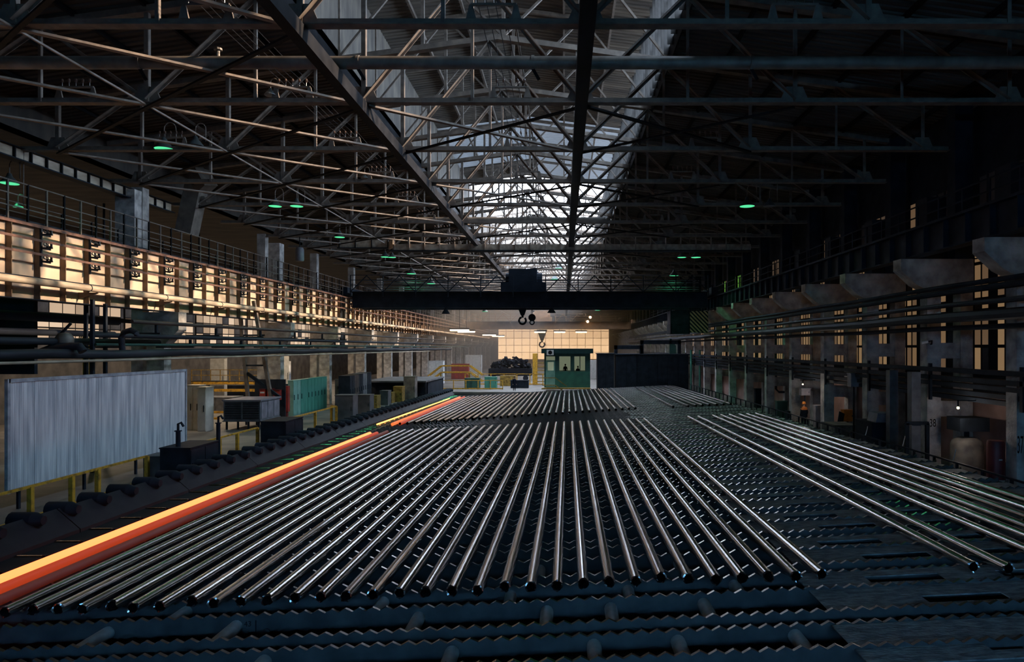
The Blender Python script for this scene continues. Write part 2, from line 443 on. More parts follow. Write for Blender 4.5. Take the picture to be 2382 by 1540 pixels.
# ------------------------------------------------------------------ roof trusses
BN = [-22.9, -15.2, -7.3, .6, 8.4, 16.2]
def make_truss():
    r = empty('roof_truss', (0, 0, 0), 'rusty steel lattice roof truss', 'roof truss')
    P = lambda mb, n, m='truss_paint': mb.build(n, m, r, at=(0,0,0))
    # double-angle lower chord: a ledge on each side of a web
    b = MB(); b.box(-24.6, 17.4, -.17, .17, ZCH-.02, ZCH+.02); b.box(-24.6, 17.4, -.02, .02, ZCH, ZCH+.2); P(b, 'lower_chord')
    for s in (-1, 1):
        b = MB()
        b.beam((-3, 0, ztop(-3)), ((-24.6 if s < 0 else 19), 0, ztop(-24.6 if s < 0 else 19)), .34, .24); P(b, 'upper_chord')
    for x in BN:
        b = MB(); b.angle((x, 0, ZCH), (x, 0, ztop(x)), .15, .025); P(b, 'post')
        b = MB(); b.prism([(x-.55, ZCH+.02), (x+.55, ZCH+.02), (x+.3, ZCH+.6), (x-.3, ZCH+.6)], 'y', -.03, .03); P(b, 'gusset')
    for x in (-19.1, -11.25, -3.35, 4.5, 12.3):
        b = MB(); b.angle((x, 0, ZCH), (x, 0, ztop(x)), .10, .02); P(b, 'hanger')
    dg = [(-22.9, -19.1), (-15.2, -11.25), (-7.3, -3.35), (.6, 4.5), (.6, -3.35), (8.4, 4.5), (16.2, 12.3), (-15.2, -19.1)]
    for i, (x0, x1) in enumerate(dg):
        b = MB(); thin = i == 7
        if thin: b.angle((x0, .1, ZCH+.1), (x1, .1, ztop(x1)), .10, .02, (0,1,0))
        else:
            b.beam((x0, -.1, ZCH+.12), (x1, -.1, ztop(x1)-.1), .03, .2, (0,1,0)); b.beam((x0, .0, ZCH+.12), (x1, 0, ztop(x1)-.1), .2, .03, (0,1,0))
        P(b, 'diagonal')
    # lantern frame standing on the truss
    for x in (LX0, -6.4, -2.75, 1.0, LX1):
        b = MB(); b.angle((x, 0, ztop(x)), (x, 0, zl(x)-.2), .14, .025); P(b, 'lantern_post')
    for x0, x1 in ((LX0, -6.4), (-2.75, -6.4), (-2.75, 1.0), (LX1, 1.0)):
        b = MB(); b.beam((x0, 0, ztop(x0)+.1), (x1, 0, zl(x1)-.3), .12, .10); P(b, 'lantern_brace')
    for x0, x1 in ((LX0, -2.75), (-2.75, LX1)):
        b = MB(); b.beam((x0, 0, zl(x0)-.28), (x1, 0, zl(x1)-.28), .16, .2); P(b, 'lantern_rafter')
    return r
tr = make_truss(); tr.location = (0, TY[0], 0)
trs = [tr] + [copy_tree(tr, (0, y, 0)) for y in TY[1:]]
def own(o, label):
    o['label'] = label
    if 'group' in o: del o['group']
own(tr, 'rusty steel lattice roof truss over the gallery end of the hall'); own(trs[1], 'rusty steel lattice roof truss just short of the round main')
for k in range(2, 8): own(trs[k], 'rusty steel lattice roof truss, %s one behind the round main' % ordinal(k-1))
for k in (8, 9): own(trs[k], 'rusty steel lattice roof truss, %s one behind the maintenance bridge' % ordinal(k-7))
for k in range(10, 36): trs[k]['label'] = 'rusty steel lattice roof truss beyond the dark bridge crane'; trs[k]['group'] = 'roof trusses beyond the crane'

# runs of beam along the hall at the lower-chord nodes
for x, w, h, m, lab in ((-7.3, .34, .26, 'truss_dark', 'heavy dark tie beam running lengthwise under the lantern edge'),
                        (.6, .42, .36, 'truss_dark', 'heaviest dark tie beam, running lengthwise below the lantern'),
                        (-15.2, .06, -.12, 'brace_paint', 'slender pale tie rod running lengthwise over the conductor bars')):
    o = MB().box(x-w/2, x+w/2, 8, Y_END-1, ZCH-.22-h, ZCH-.22+.18).build('tie_beam', m); tag(o, lab, 'beam')
# flat bracing in the plane of the lower chords
def make_brace(w, key):
    r = empty('cross_brace', (0, 0, 0), 'flat pale cross brace of two angles lying between the roof trusses', 'brace', 'cross braces between the trusses')
    a = MB(); a.box(-.09, .09, 0, 0, 0, 0)
    a = MB(); a.beam((-w/2, 0, 0), (w/2, 6, 0), .2, .07); a.build('brace_bar', key[0], r, at=(0,0,0))
    a = MB(); a.beam((w/2, 0, -.08), (-w/2, 6, -.08), .14, .07); a.build('brace_bar', key[1], r, at=(0,0,0))
    return r
def place_braces(x0, x1, ks, key, strip):
    br = make_brace(x1-x0, key); first = True
    for k in ks:
        loc = ((x0+x1)/2, TY[k], ZCH-.06)
        if first: br.location = loc; first = False; o = br
        else: o = copy_tree(br, loc)
        if 2 <= k <= 7: own(o, 'flat cross brace %s, behind the %s truss past the round main' % (strip, ordinal(k-1)))
        else: o['label'] = 'flat cross brace %s, away from the round main' % strip; o['group'] = 'cross braces ' + strip
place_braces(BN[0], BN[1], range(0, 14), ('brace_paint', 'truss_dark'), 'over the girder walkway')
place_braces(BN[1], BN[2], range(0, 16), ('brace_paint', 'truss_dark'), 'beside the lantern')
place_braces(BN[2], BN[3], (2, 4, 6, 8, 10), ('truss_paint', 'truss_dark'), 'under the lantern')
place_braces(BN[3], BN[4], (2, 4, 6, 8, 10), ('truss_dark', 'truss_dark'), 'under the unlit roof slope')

# ventilation main crossing the hall under the roof
def cross_main(y, z, x0, x1, r, lab, joints, vents):
    e = empty('gas_main', ((x0+x1)/2, y, z), lab, 'pipe')
    MB().cyl((x0, y, z), (x1, y, z), r, 20).build('barrel', 'duct', e, True)
    for x in joints: MB().cyl((x-.05, y, z), (x+.05, y, z), r*1.12, 20).build('joint_ring', 'duct', e, True)
    for x in joints:
        MB().beam((x, y, z-r), (x+.2, y, z-r-.35), .05, .1).build('hanger_plate', 'truss_dark', e)
    for x in vents:
        MB().cyl((x, y, z+r*.9), (x, y, z+r+.2), .06, 10).cyl((x, y, z+r+.2), (x, y, z+r+.26), .13, 10).build('vent_cap', 'duct', e)
cross_main(21.9, EYE+9.13, -23, 17.5, .2, 'long round main crossing the hall below the second roof truss', (-13.6, -6.6, -1.0, 6.0), (-11.1,))
cross_main(49.5, EYE+9.2, -14, 3, .24, 'pale round main crossing the hall with a mushroom vent', (-12, -4, 1.5), (-7.9,))

# insulator brackets on the lower chords, and the wires they carry
def make_insulators():
    r = empty('insulator_bracket', (0, 0, 0), 'small iron trestle carrying a row of insulators on a truss chord', 'insulators', 'insulator trestles on the roof trusses')
    for s in (-1, 1):
        MB().prism([(s*.62-.14, 0), (s*.62+.14, 0), (s*.62+.05, .38), (s*.62-.05, .38)], 'y', -.03, .03).build('trestle_leg', 'truss_paint', r, at=(0,0,0))
    MB().box(-.64, .64, -.04, .04, .36, .42).build('cross_bar', 'truss_paint', r, at=(0,0,0))
    for i in range(5):
        x = -.5 + .25*i
        MB().cyl((x, 0, .42), (x, 0, .58), .014, 6).lathe([(.0,.70),(.03,.69),(.045,.64),(.03,.61),(.05,.59),(.02,.56)], (x, 0, 0), 8).build('insulator', 'ceramic', r, at=(0,0,0))
    return r
ins = make_insulators(); first = True
for x, ks in ((-9.9, range(0, 12)), (-1.95, range(0, 12)), (6.4, (1, 3, 4, 5, 6)), (-17.8, (1, 2, 3))):
    for k in ks:
        loc = (x, TY[k], ZCH+.2 if x not in (-17.8,) else ZCH+.2)
        if first: ins.location = loc; first = False
        else: copy_tree(ins, loc)
for x in (-9.9, -1.95):
    for i in range(5):
        pts = []
        for k in range(0, 12):
            y = TY[k]; pts.append((x-.5+.25*i, y, ZCH+.9))
            if k < 11: pts += [(x-.5+.25*i, y+2, ZCH+.83), (x-.5+.25*i, y+4, ZCH+.83)]
        o = MB().path(pts, .012, 4).build('overhead_wire', 'wire')
        tag(o, 'thin bare wire strung lengthwise along the insulator trestles', 'wire', 'wires on the insulator trestles')

# bell lamps on swan necks
def lamp(p, d, lit, lab, grp=None, power=0):
    p = Vector(p); Yt = min(TY, key=lambda t: abs(t-p.y)); q = Yt/p.y; p = Vector((p.x*q, Yt, EYE+(p.z-EYE)*q)); d *= q; e = empty('bell_lamp', p, lab, 'lamp', grp); r = d/2
    MB().lathe([(r, 0), (r*.96, .05*d), (r*.62, .28*d), (r*.34, .42*d), (r*.22, .62*d), (.01, .64*d)], p, 18).build('lamp_shade', 'lamp_shade', e, True)
    MB().cyl(p+Vector((0,0,.0)), p+Vector((0,0,.03)), r*.97, 18).build('lamp_glass', 'lamp_green' if lit else 'grey_paint', e)
    pts = [p+Vector((0,0,.6*d))] + [p+Vector((.32*d*(1-math.cos(t)), 0, (1.1+.35*math.sin(t))*d)) for t in [i*math.pi/8 for i in range(9)]] + [p+Vector((.64*d, 0, .3*d))]
    MB().path(pts, .022, 6).build('swan_neck', 'truss_paint', e, True)
    if p.z < ZCH-.2: MB().cyl(p+Vector((.64*d, 0, .3*d)), (p.x+.64*d, p.y, ZCH), .022, 6).build('drop_rod', 'truss_paint', e)
    if lit and power:
        ld = bpy.data.lights.new('lamp_bulb', 'SPOT'); ld.energy = power; ld.color = (.12, 1.0, .42); ld.shadow_soft_size = r*.6
        ld.spot_size = math.radians(150); ld.spot_blend = .6
        lo = bpy.data.objects.new('lamp_bulb', ld); col.objects.link(lo); lo.parent = e; lo.location = (0, 0, -.06)
G = 'lit green bell lamps under the roof'
lamp(pt(382, 347, 30.4), .82, True, 'lit green bell lamp hanging below the third truss, beside an unlit one', None, 160)
lamp(pt(455, 340, 31.2), .72, False, 'unlit bell lamp beside the lit green one at the pale bracing')
lamp(pt(629, 222, 24.6), .42, False, 'unlit small bell lamp on a tall swan neck beside an insulator trestle')
lamp(pt(22, 427, 29), .70, True, 'lit green bell lamp over the crane girder walkway', None, 60)
lamp(pt(42, 482, 33), .42, True, 'small lit green lamp low behind the girder walkway railing')
lamp(pt(640, 480, 43.2), .80, True, 'lit green bell lamp of the pair side by side above the walkway', 'pair of green lamps above the walkway', 90)
lamp(pt(690, 480, 43.2), .80, True, 'lit green bell lamp of the pair side by side above the walkway', 'pair of green lamps above the walkway', 90)
lamp(pt(790, 552, 54), .80, True, 'lit green bell lamp at the end of the maintenance bridge', None, 120)
lamp(pt(848, 415, 37), .42, False, 'unlit small lamp on a swan neck beside the insulator trestle further along')
lamp(pt(1738, 480, 37.5), .82, True, 'lit green bell lamp hanging alone under the unlit roof slope', None, 70)
lamp(pt(1790, 480, 38.5), .7, False, 'unlit bell lamp next to the lone green lamp under the dark roof')
for u, v, Y, w in ((1586, 599, 62, .8), (1619, 599, 62, .9), (1568, 641, 72.9, 1.0)):
    lamp(pt(u, v, Y), w, True, 'lit green bell lamp above the crane bridge railing', G, 260 if v < 640 else 120)
for u, v, Y, w in ((896, 598, 62, .8), (912, 599, 62, .7), (957, 637, 72.9, 1.0), (1003, 660, 80, 1.0), (1128, 725, 110, 1.0), (1290, 650, 90, 1.0), (1300, 625, 85, 1.0), (1390, 722, 118, 1.0)):
    lamp(pt(u, v, Y), w, True, 'small far green lamp glowing beyond the crane bridge', 'far green lamps beyond the bridge', 250 if v in (598, 660) else 120 if v == 637 else 0)
# ------------------------------------------------------------------ crane girder with conductor bars (sunlit side)
GZ0 = 7.5
GB = [9.6 + 12*k for k in range(18)]
def make_girder():
    r = empty('crane_girder', (0, 0, 0), 'deep cream plate girder with vertical stiffeners carrying the crane rail', 'girder', 'cream plate girders of the crane runway')
    P = lambda mb, n, m: mb.build(n, m, r, at=(0,0,0))
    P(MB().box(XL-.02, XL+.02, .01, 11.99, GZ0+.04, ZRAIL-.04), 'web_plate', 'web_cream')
    P(MB().box(XL-.32, XL+.34, .01, 11.99, ZRAIL-.04, ZRAIL), 'upper_flange', 'bar_rust')
    P(MB().box(XL-.3, XL+.3, .01, 11.99, GZ0, GZ0+.04), 'lower_flange', 'steel_black')
    P(MB().box(XL+.02, XL+.40, .01, 11.99, 8.40, 8.46), 'pipe_ledge', 'steel_black')
    P(MB().box(XL-.05, XL+.05, 0, 12, ZRAIL, ZRAIL+.14), 'crane_rail', 'steel_dark')
    for k in range(8):
        P(MB().box(XL+.02, XL+.27, 1.49+1.5*k, 1.52+1.5*k, GZ0+.04, ZRAIL-.04), 'stiffener', 'web_edge')  # dark colour stands for the stiffeners' unlit sides
    return r
g0 = make_girder(); g0.location = (0, GB[0], 0)
for y in GB[1:]: copy_tree(g0, (0, y, 0))
# the three conductor bars and the brackets that hold them
BARZ = [10.52, 9.95, 9.38]
BX = XL + .75
for z in BARZ:
    b = MB().box(BX-.02, BX+.02, 20, 205, z-.05, z+.05)
    o = b.build('conductor_bar', 'bar_rust'); tag(o, 'long rust red conductor bar along the cream crane girder', 'bar', 'conductor bars along the girder')
def make_bracket():
    r = empty('conductor_bracket', (0, 0, 0), 'black three-armed bracket with insulator hooks on the cream girder', 'bracket', 'conductor brackets along the girder')
    P = lambda mb, n, m='steel_black': mb.build(n, m, r, at=(0,0,0))
    P(MB().box(XL+.27, XL+.35, -.04, .04, 8.95, 10.62), 'upright')
    for z in BARZ:
        z0 = z - .22
        P(MB().box(XL+.30, BX+.05, -.03, .03, z0-.035, z0+.035).box(XL+.30, XL+.36, -.03, .5, z0-.035, z0+.035), 'arm')
        b = MB()
        for s in (-1, 1):
            b.ring((XL+.36, .28+s*.12, z0+.20), (0,1,0), (0,0,1), .085, .028, 10, 5)
        b.box(XL+.33, XL+.39, .12, .44, z0+.26, z0+.30); b.cyl((XL+.36, .28, z0), (XL+.36, .28, z0+.14), .04, 8)
        P(b, 'insulator_hook')
        P(MB().box(BX-.03, BX+.03, -.03, .03, z0, z-.05), 'bar_holder')
    return r
br = make_bracket(); br.location = (0, 26.1, 0)
for k in range(1, 44): copy_tree(br, (0, 26.1+3*k, 0))
# lagged pipe clipped to the girder
lp = empty('lagged_pipe', (XL+.75, 90, 8.2), 'pale lagged pipe clipped low along the cream girder', 'pipe')
zp = lambda y: 8.22
MB().cyl((XL+.75, 14, 8.22), (XL+.75, 200, 8.22), .15, 14).build('barrel', 'pipe_lag', lp, True)
for k in range(16):
    y = 25.4 + 6*k
    MB().ring((XL+.75, y, 8.22), (1,0,0), (0,0,1), .16, .02, 12, 5).build('clip_ring', 'steel_black', lp)
    MB().prism([(XL+.03, 8.05), (XL+.95, 8.05), (XL+.95, 8.0), (XL+.03, 7.75)], 'y', y+.3, y+.36).build('pipe_bracket', 'web_edge', lp)
# walkway railing on the girder
rl = empty('walkway_railing', (XL-.2, 90, ZRAIL), 'steel walkway railing along the top of the crane girder', 'railing')
for k in range(130):
    y = 20.2 + 1.04*k
    MB().box(XL+.16, XL+.23, y-.035, y+.035, ZRAIL, ZRAIL+1.6).build('post', 'truss_paint' if k % 2 else 'truss_dark', rl)
for z in (1.58, 1.05, .55):
    MB().box(XL+.17, XL+.22, 18, 156, ZRAIL+z-.025, ZRAIL+z+.025).build('rail', 'truss_paint', rl)
o = MB().box(XL-1.9, XL-.4, 14, 200, ZRAIL-.1, ZRAIL-.02).build('walkway_deck', 'steel_dark'); tag(o, 'narrow plate walkway behind the railing on the crane girder', 'walkway')
rl2 = empty('walkway_railing', (XL-1.9, 90, ZRAIL), 'rear steel railing behind the walkway of the crane girder', 'railing')
for k in range(50):
    y = 20.7 + 2.1*k
    MB().box(XL-1.93, XL-1.87, y-.03, y+.03, ZRAIL, ZRAIL+1.3).build('post', 'truss_dark', rl2)
for z in (1.28, .85, .45): MB().box(XL-1.92, XL-1.88, 18, 126, ZRAIL+z-.02, ZRAIL+z+.02).build('rail', 'truss_paint', rl2)
# eaves girder high over the walkway
eg = empty('eaves_girder', (-24.4, 30, 13.9), 'pale panelled eaves girder with close stiffeners above the walkway', 'girder')
MB().box(-24.5, -24.45, 12, 42.5, 13.9, 14.42).build('web_plate', 'pipe_lag', eg)
MB().box(-24.7, -24.2, 12, 42.5, 13.84, 13.9).build('lower_flange', 'steel_black', eg)
MB().box(-24.7, -24.3, 12, 42.5, 14.42, 14.46).build('upper_flange', 'truss_dark', eg)
for k in range(32): MB().box(-24.45, -24.33, 12.2+.95*k, 12.27+.95*k, 13.9, 14.42).build('stiffener', 'truss_dark', eg)
# columns of that side: whitewashed shafts below, thinner ones above the girder
def left_column(y, lab_g):
    r = empty('column', (XL-.6, y, 0), 'whitewashed concrete column with a haunched head under the cream girder', 'column', 'columns under the cream girder')
    b = MB().box(XL-1.1, XL-.1, y-.35, y+.35, 0, 6.4); b.build('shaft', 'whitewash', r)
    b = MB().prism([(XL-1.3, 5.6), (XL-.1, 5.6), (XL+.75, 6.5), (XL+.75, GZ0), (XL-1.3, GZ0)], 'y', y-.4, y+.4); b.build('haunch', 'concrete', r)
    b = MB().box(XL-2.0, XL-1.35, y-.3, y+.3, 0, 14.6); b.build('rear_shaft', 'concrete', r)
for y in (21.6, 39.1, 55.0, 66.4, 78, 90, 102, 114, 126, 138, 150, 162, 174, 186, 198, 210): left_column(y, '')
for y, w in ((38.6, 1.1), (58.3, 1.0)):
    o = MB().box(-25.1, -25.1+w, y-.45, y+.45, 10.75, 14.35).build('upper_column', 'whitewash')
    tag(o, 'whitewashed upper column standing at the girder walkway, ' + ('below the eaves girder end' if y < 50 else 'beside the hanging cylinder'), 'column')
# bent box duct and hanging cylinder
e = empty('box_duct', pt(450, 500, 42), 'bent square ventilation duct dropping behind the walkway railing', 'duct')
P0, P1, P2 = pt(480, 410, 42.6), pt(458, 430, 43), pt(434, 545, 43)
MB().beam(P0, P1, 1.3, 1.0, (0,1,0)).build('upper_run', 'duct', e); MB().beam(P1, P2, 1.0, 1.0, (0,1,0)).build('drop_run', 'duct', e)
MB().beam(P1+Vector((.05,0,.1)), P1-Vector((.0,0,.1)), 1.2, 1.15, (0,1,0)).build('joint_collar', 'truss_dark', e)
e = empty('hanging_cylinder', pt(697, 605, 52), 'grey hanging cylinder on a thin stem beyond the walkway', 'vessel')
c = pt(697, 608, 54.9)
MB().lathe([(0,0),(.28,.0),(.34,.1),(.34,.95),(.26,1.1),(.05,1.15)], c, 16).build('body', 'grey_paint', e, True)
MB().cyl(c+Vector((0,0,1.1)), (c.x, c.y, 14.4), .04, 6).build('stem', 'truss_dark', e)
# maintenance bridge under the trusses
e = empty('maintenance_bridge', (-3, 58, 13.8), 'pale narrow maintenance bridge girder crossing under the trusses', 'bridge')
MB().box(-19.2, -14.9, 57.9, 58.0, 13.95, 14.6).build('web_plate', 'pipe_lag', e)
MB().prism([(-14.9, 57.9), (-14.2, 56.6), (-14.1, 56.7), (-14.8, 58.0)], 'z', 13.8, 14.45).build('web_plate', 'pipe_lag', e)
MB().box(-14.2, 15.5, 56.6, 56.7, 13.55, 14.05).build('web_plate', 'pipe_lag', e)
MB().box(-19.2, -14.9, 57.7, 58.3, 13.88, 13.95).box(-14.4, 15.5, 56.4, 57.4, 13.48, 13.55).build('lower_flange', 'steel_black', e)
for k in range(24):
    MB().box(-14.1+1.25*k, -14.03+1.25*k, 56.5, 56.6, 13.55, 14.95).build('post', 'brace_paint', e)
for k in range(4): MB().box(-19.1+1.38*k, -19.03+1.38*k, 57.8, 57.9, 13.95, 14.6).build('stiffener', 'truss_dark', e)
MB().box(-14.2, 15.5, 56.53, 56.58, 14.9, 14.96).build('rail', 'brace_paint', e)

# ------------------------------------------------------------------ pipes running lengthwise under the girder
def run(name, x, z, r, y0, y1, mat, lab, sag=0, supports=0, wav=0):
    e = empty(name, (x, (y0+y1)/2, z), lab, 'pipe')
    n = 30; pts = []
    for i in range(n+1):
        y = y0+(y1-y0)*i/n; pts.append((x, y, z + wav*math.sin(i*2.1)))
    MB().path(pts, r, 10).build('barrel', mat, e, True)
    for k in range(supports):
        y = y0+2+6*k
        MB().box(x-.06, x+.06, y-.06, y+.06, z-.5, z-r).box(XL-.1, x+.2, y-.05, y+.05, z-.58, z-.5).build('support', 'steel_dark', e)
    return e
run('service_pipe', -19.9, 5.22, .20, 12, 120, 'pipe_dark', 'thick dark service pipe with the lit lower edge, above the white screen', wav=.04, supports=0)
run('service_pipe', -19.6, 4.94, .06, 12, 100, 'pipe_lag', 'thin pale pipe strapped beneath the thick dark service pipe')
run('service_pipe', -20.6, 5.62, .07, 30, 150, 'green_dark', 'thin green pipe lying just over the thick dark service pipe')
run('service_pipe', -20.8, 6.05, .12, 30, 170, 'pipe_dark', 'dark pipe on posts, upper of the two above the green pipe', supports=6)
run('service_pipe', -20.9, 6.75, .10, 33, 190, 'pipe_rust', 'rusty pipe hung right below the girder lower flange', supports=6)
run('service_pipe', -21.4, 5.75, .16, 12, 36, 'pipe_dark', 'short dark thick pipe behind the white screen top')
run('service_pipe', -24.2, 6.9, .22, 14, 37, 'pipe_dark', 'dark lagged pipe crossing before the window band')
run('service_pipe', -24.4, 6.2, .16, 14, 37, 'pipe_dark', 'lower dark pipe crossing behind the conical hood')
e = empty('conical_hood', pt(150, 815, 29), 'dark conical hood with a round cap above the white screen', 'machine')
c = pt(150, 822, 29)
MB().lathe([(1.2, -.1), (1.15,.05), (.55,.35), (.34,.45)], c, 18).build('cone', 'steel_dark', e, True)
MB().lathe([(.34,.4), (.36,.65), (.22,.85), (.0,.88)], c, 14).build('cap', 'duct', e, True)
e = empty('pipe_bend', pt(290, 770, 31), 'dark pipe bent in a half loop behind the thick service pipe', 'pipe')
MB().path([pt(285, 815, 31), pt(282, 785, 31), pt(290, 772, 31), pt(305, 768, 31), pt(318, 775, 31), pt(318, 782, 31)], .13, 10).build('barrel', 'pipe_dark', e, True)
e = empty('pipe_bend', pt(170, 810, 27.5), 'short dark pipe elbow resting over the service pipe by the hood', 'pipe')
MB().path([pt(120, 815, 27.5), pt(165, 806, 27.5), pt(185, 806, 27.5), pt(193, 818, 27.5)], .17, 10).build('barrel', 'pipe_dark', e, True)
for u, Y, lab in ((200, 33, 'dark steel post with a lit edge by the yellow ladder'), (245, 33, 'dark thin upright post next to the pipe loop'), (215, 30, 'slim dark post before the yellow ladder')):
    q = pt(u, 810, Y); o = MB().box(q.x-.07, q.x+.07, Y-.07, Y+.07, 0, 7.6).build('upright_post', 'steel_dark'); tag(o, lab, 'post')
o = MB().box(-27.2, -26.9, 22, 44, 7.0, 7.25).build('cross_beam', 'steel_black'); tag(o, 'black beam below the window band of the neighbouring bay', 'beam')
q0, q1 = pt(108, 812, 30), pt(165, 752, 30)
o = MB().beam(q0, q1, .09, .09).build('raking_strut', 'steel_black'); tag(o, 'black raking strut beside the conical hood', 'strut')
o = MB().box(-27.9, -25.6, 33, 33.2, 4.2, 8.0).build('steel_partition', 'steel_black'); tag(o, 'black steel partition hanging under the girder beside the yellow ladder', 'partition')
o = MB().box(-28.4, -23.5, 27.6, 27.8, 5.6, 6.9).build('green_tank_side', 'green_dark'); tag(o, 'dull green tank side behind the conical hood', 'tank')
# yellow ladder
e = empty('yellow_ladder', pt(200, 810, 36), 'yellow access ladder seen under the cream girder', 'ladder')
for s in (195, 209): MB().beam((pt(s, 812, 36).x, 36, 0), pt(s, 770, 36), .07, .07).build('stile', 'yellow_paint', e)
for k in range(6): MB().beam(pt(195, 808-7*k, 36), pt(209, 808-7*k, 36), .05, .05).build('rung', 'yellow_paint', e)
for k in range(4): MB().beam(pt(178+4*k, 812, 36), pt(186+4*k, 780, 36), .04, .04).build('guard_bar', 'yellow_paint', e)

# ------------------------------------------------------------------ white ribbed screen
def screen(y0, y1, x, z0, z1, lab, n, mat='sheet_white'):
    e = empty('sheet_screen', (x, (y0+y1)/2, z0), lab, 'screen'); w = (y1-y0)/n
    for k in range(n):
        b = MB(); vs = []; fs = []; m = 11; ya = y0+k*w+.008
        for i in range(m*4+1):
            ph = i % 4; d = (0, .014, .014, 0)[ph]
            y = ya+(w-.016)*i/(m*4)
            vs += [(x+.02+d, y, z0+random.random()*.03), (x+.02+d, y, z1)]
        nn = len(vs)//2
        for i in range(nn-1): fs.append((2*i, 2*i+2, 2*i+3, 2*i+1))
        b.add(vs, fs); b.box(x-.02, x+.018, ya, ya+w-.016, z0+.03, z1)
        b.build('ribbed_sheet', mat, e)
    MB().box(x-.05, x+.06, y0-.06, y1+.06, z1, z1+.12).build('top_rail', 'sheet_frame', e)
    MB().box(x-.05, x+.06, y0-.12, y0, z0, z1+.12).build('end_post', 'sheet_frame', e)
    MB().box(x-.05, x+.06, y1, y1+.1, z0, z1+.12).build('end_post', 'sheet_frame', e)
    for k in range(4):
        y = y0+.5+(y1-y0-1)*k/3; MB().box(x-.12, x-.04, y-.05, y+.05, 0, z1).build('prop', 'steel_dark', e)
screen(22.75, 33.3, -18.5, .62, 4.32, 'big weathered white ribbed sheet screen behind the yellow railing', 10)
screen(18.0, 22.3, -18.6, .62, 4.2, 'grey blue ribbed sheet screen adjoining the white one', 4, 'grey_paint')
# yellow railing
def yrail(name, pts, h, lab, grp=None, x=None, w=.14, bottom=True):
    e = empty(name, Vector(pts[0]), lab, 'railing', grp)
    for p in pts:
        p = Vector(p); MB().box(p.x-w/2, p.x+w/2, p.y-w/2, p.y+w/2, p.z, p.z+h).build('post', 'yellow_paint', e)
    for p, q in zip(pts[:-1], pts[1:]):
        p = Vector(p); q = Vector(q); Z = Vector((0,0,1))
        MB().beam(p+Z*h, q+Z*h, .08, .08).build('rail', 'yellow_paint', e)
        if bottom: MB().beam(p+Z*.12, q+Z*.12, .05, .16).build('toe_board', 'yellow_paint', e)
    return e
yrail('guard_railing', [(-16.8, y, 0) for y in (17.0, 19.2, 21.5, 23.3, 24.6, 27.5)], 1.12, 'yellow guard railing along the aisle before the white screen')
yrail('guard_railing', [(-16.7, y, 0) for y in (30.2, 33.1, 34.9, 37.2)], 1.12, 'yellow guard railing beside the black cabinet, past the white screen')
yrail('guard_railing', [(-16.4, 41.2, 0), (-16.4, 45.0, 0), (-16.4, 49.2, 0), (-16.9, 49.6, 0)], 1.25, 'yellow guard railing before the green cabinets')
# black cabinets, posts between railings
def cabinet(name, x0, x1, y0, y1, h, mat, lab, cat='cabinet', doors=2, face='-y', grp=None, z=0, top=None):
    e = empty(name, ((x0+x1)/2, (y0+y1)/2, z), lab, cat, grp)
    MB().box(x0, x1, y0, y1, z, z+h).build('body', mat, e)
    MB().box(x0-.03, x1+.03, y0-.03, y1+.03, z+h, z+h+.05).build('lid', top or mat, e)
    for k in range(doors):
        if face == '-y':
            w = (x1-x0)/doors; d = MB().box(x0+k*w+.03, x0+(k+1)*w-.03, y0-.03, y0, z+.06, z+h-.06).build('door', mat, e)
            MB().box(x0+(k+1)*w-.14, x0+(k+1)*w-.10, y0-.07, y0-.03, z+h*.45, z+h*.6).build('handle', 'steel_dark', d)
        else:
            w = (y1-y0)/doors; d = MB().box(x1, x1+.03, y0+k*w+.02, y0+(k+1)*w-.02, z+.06, z+h-.06).build('door', mat, e)
            MB().box(x1+.03, x1+.07, y0+k*w+.1, y0+k*w+.14, z+h*.45, z+h*.6).build('handle', 'steel_dark', d)
    return e
cabinet('electrical_box', -17.2, -16.2, 27.9, 28.9, 1.0, 'plaster_grey', 'low grey brown box at the end of the yellow railing', 'box', 1)
cabinet('switch_cabinet', -16.1, -14.9, 27.2, 29.4, 1.45, 'steel_black', 'black switch cabinet beside the roller table, before the screen corner', doors=2, face='x')
cabinet('switch_cabinet', -16.0, -14.7, 36.0, 38.4, 1.55, 'steel_black', 'black switch cabinet before the louvred ventilation unit', doors=2, face='x')
def nozzle_post(p, h, lab):
    e = empty('standpipe', p, lab, 'standpipe'); p = Vector(p)
    MB().cyl(p, p+Vector((0,0,h)), .09, 10).build('pipe', 'steel_black', e, True)
    MB().cyl(p+Vector((0,0,h)), p+Vector((0,0,h+.04)), .14, 10).build('flange', 'steel_black', e)
    MB().path([p+Vector((0,0,h)), p+Vector((.0,0,h+.3)), p+Vector((.12,0,h+.36)), p+Vector((.22,0,h+.2))], .05, 8).build('spout', 'steel_black', e, True)
nozzle_post((-15.6, 27.6, 0), 2.1, 'black standpipe with a bent spout before the white screen')
nozzle_post((-15.9, 31.4, 0), 2.0, 'black standpipe with a bent spout between the yellow railings')
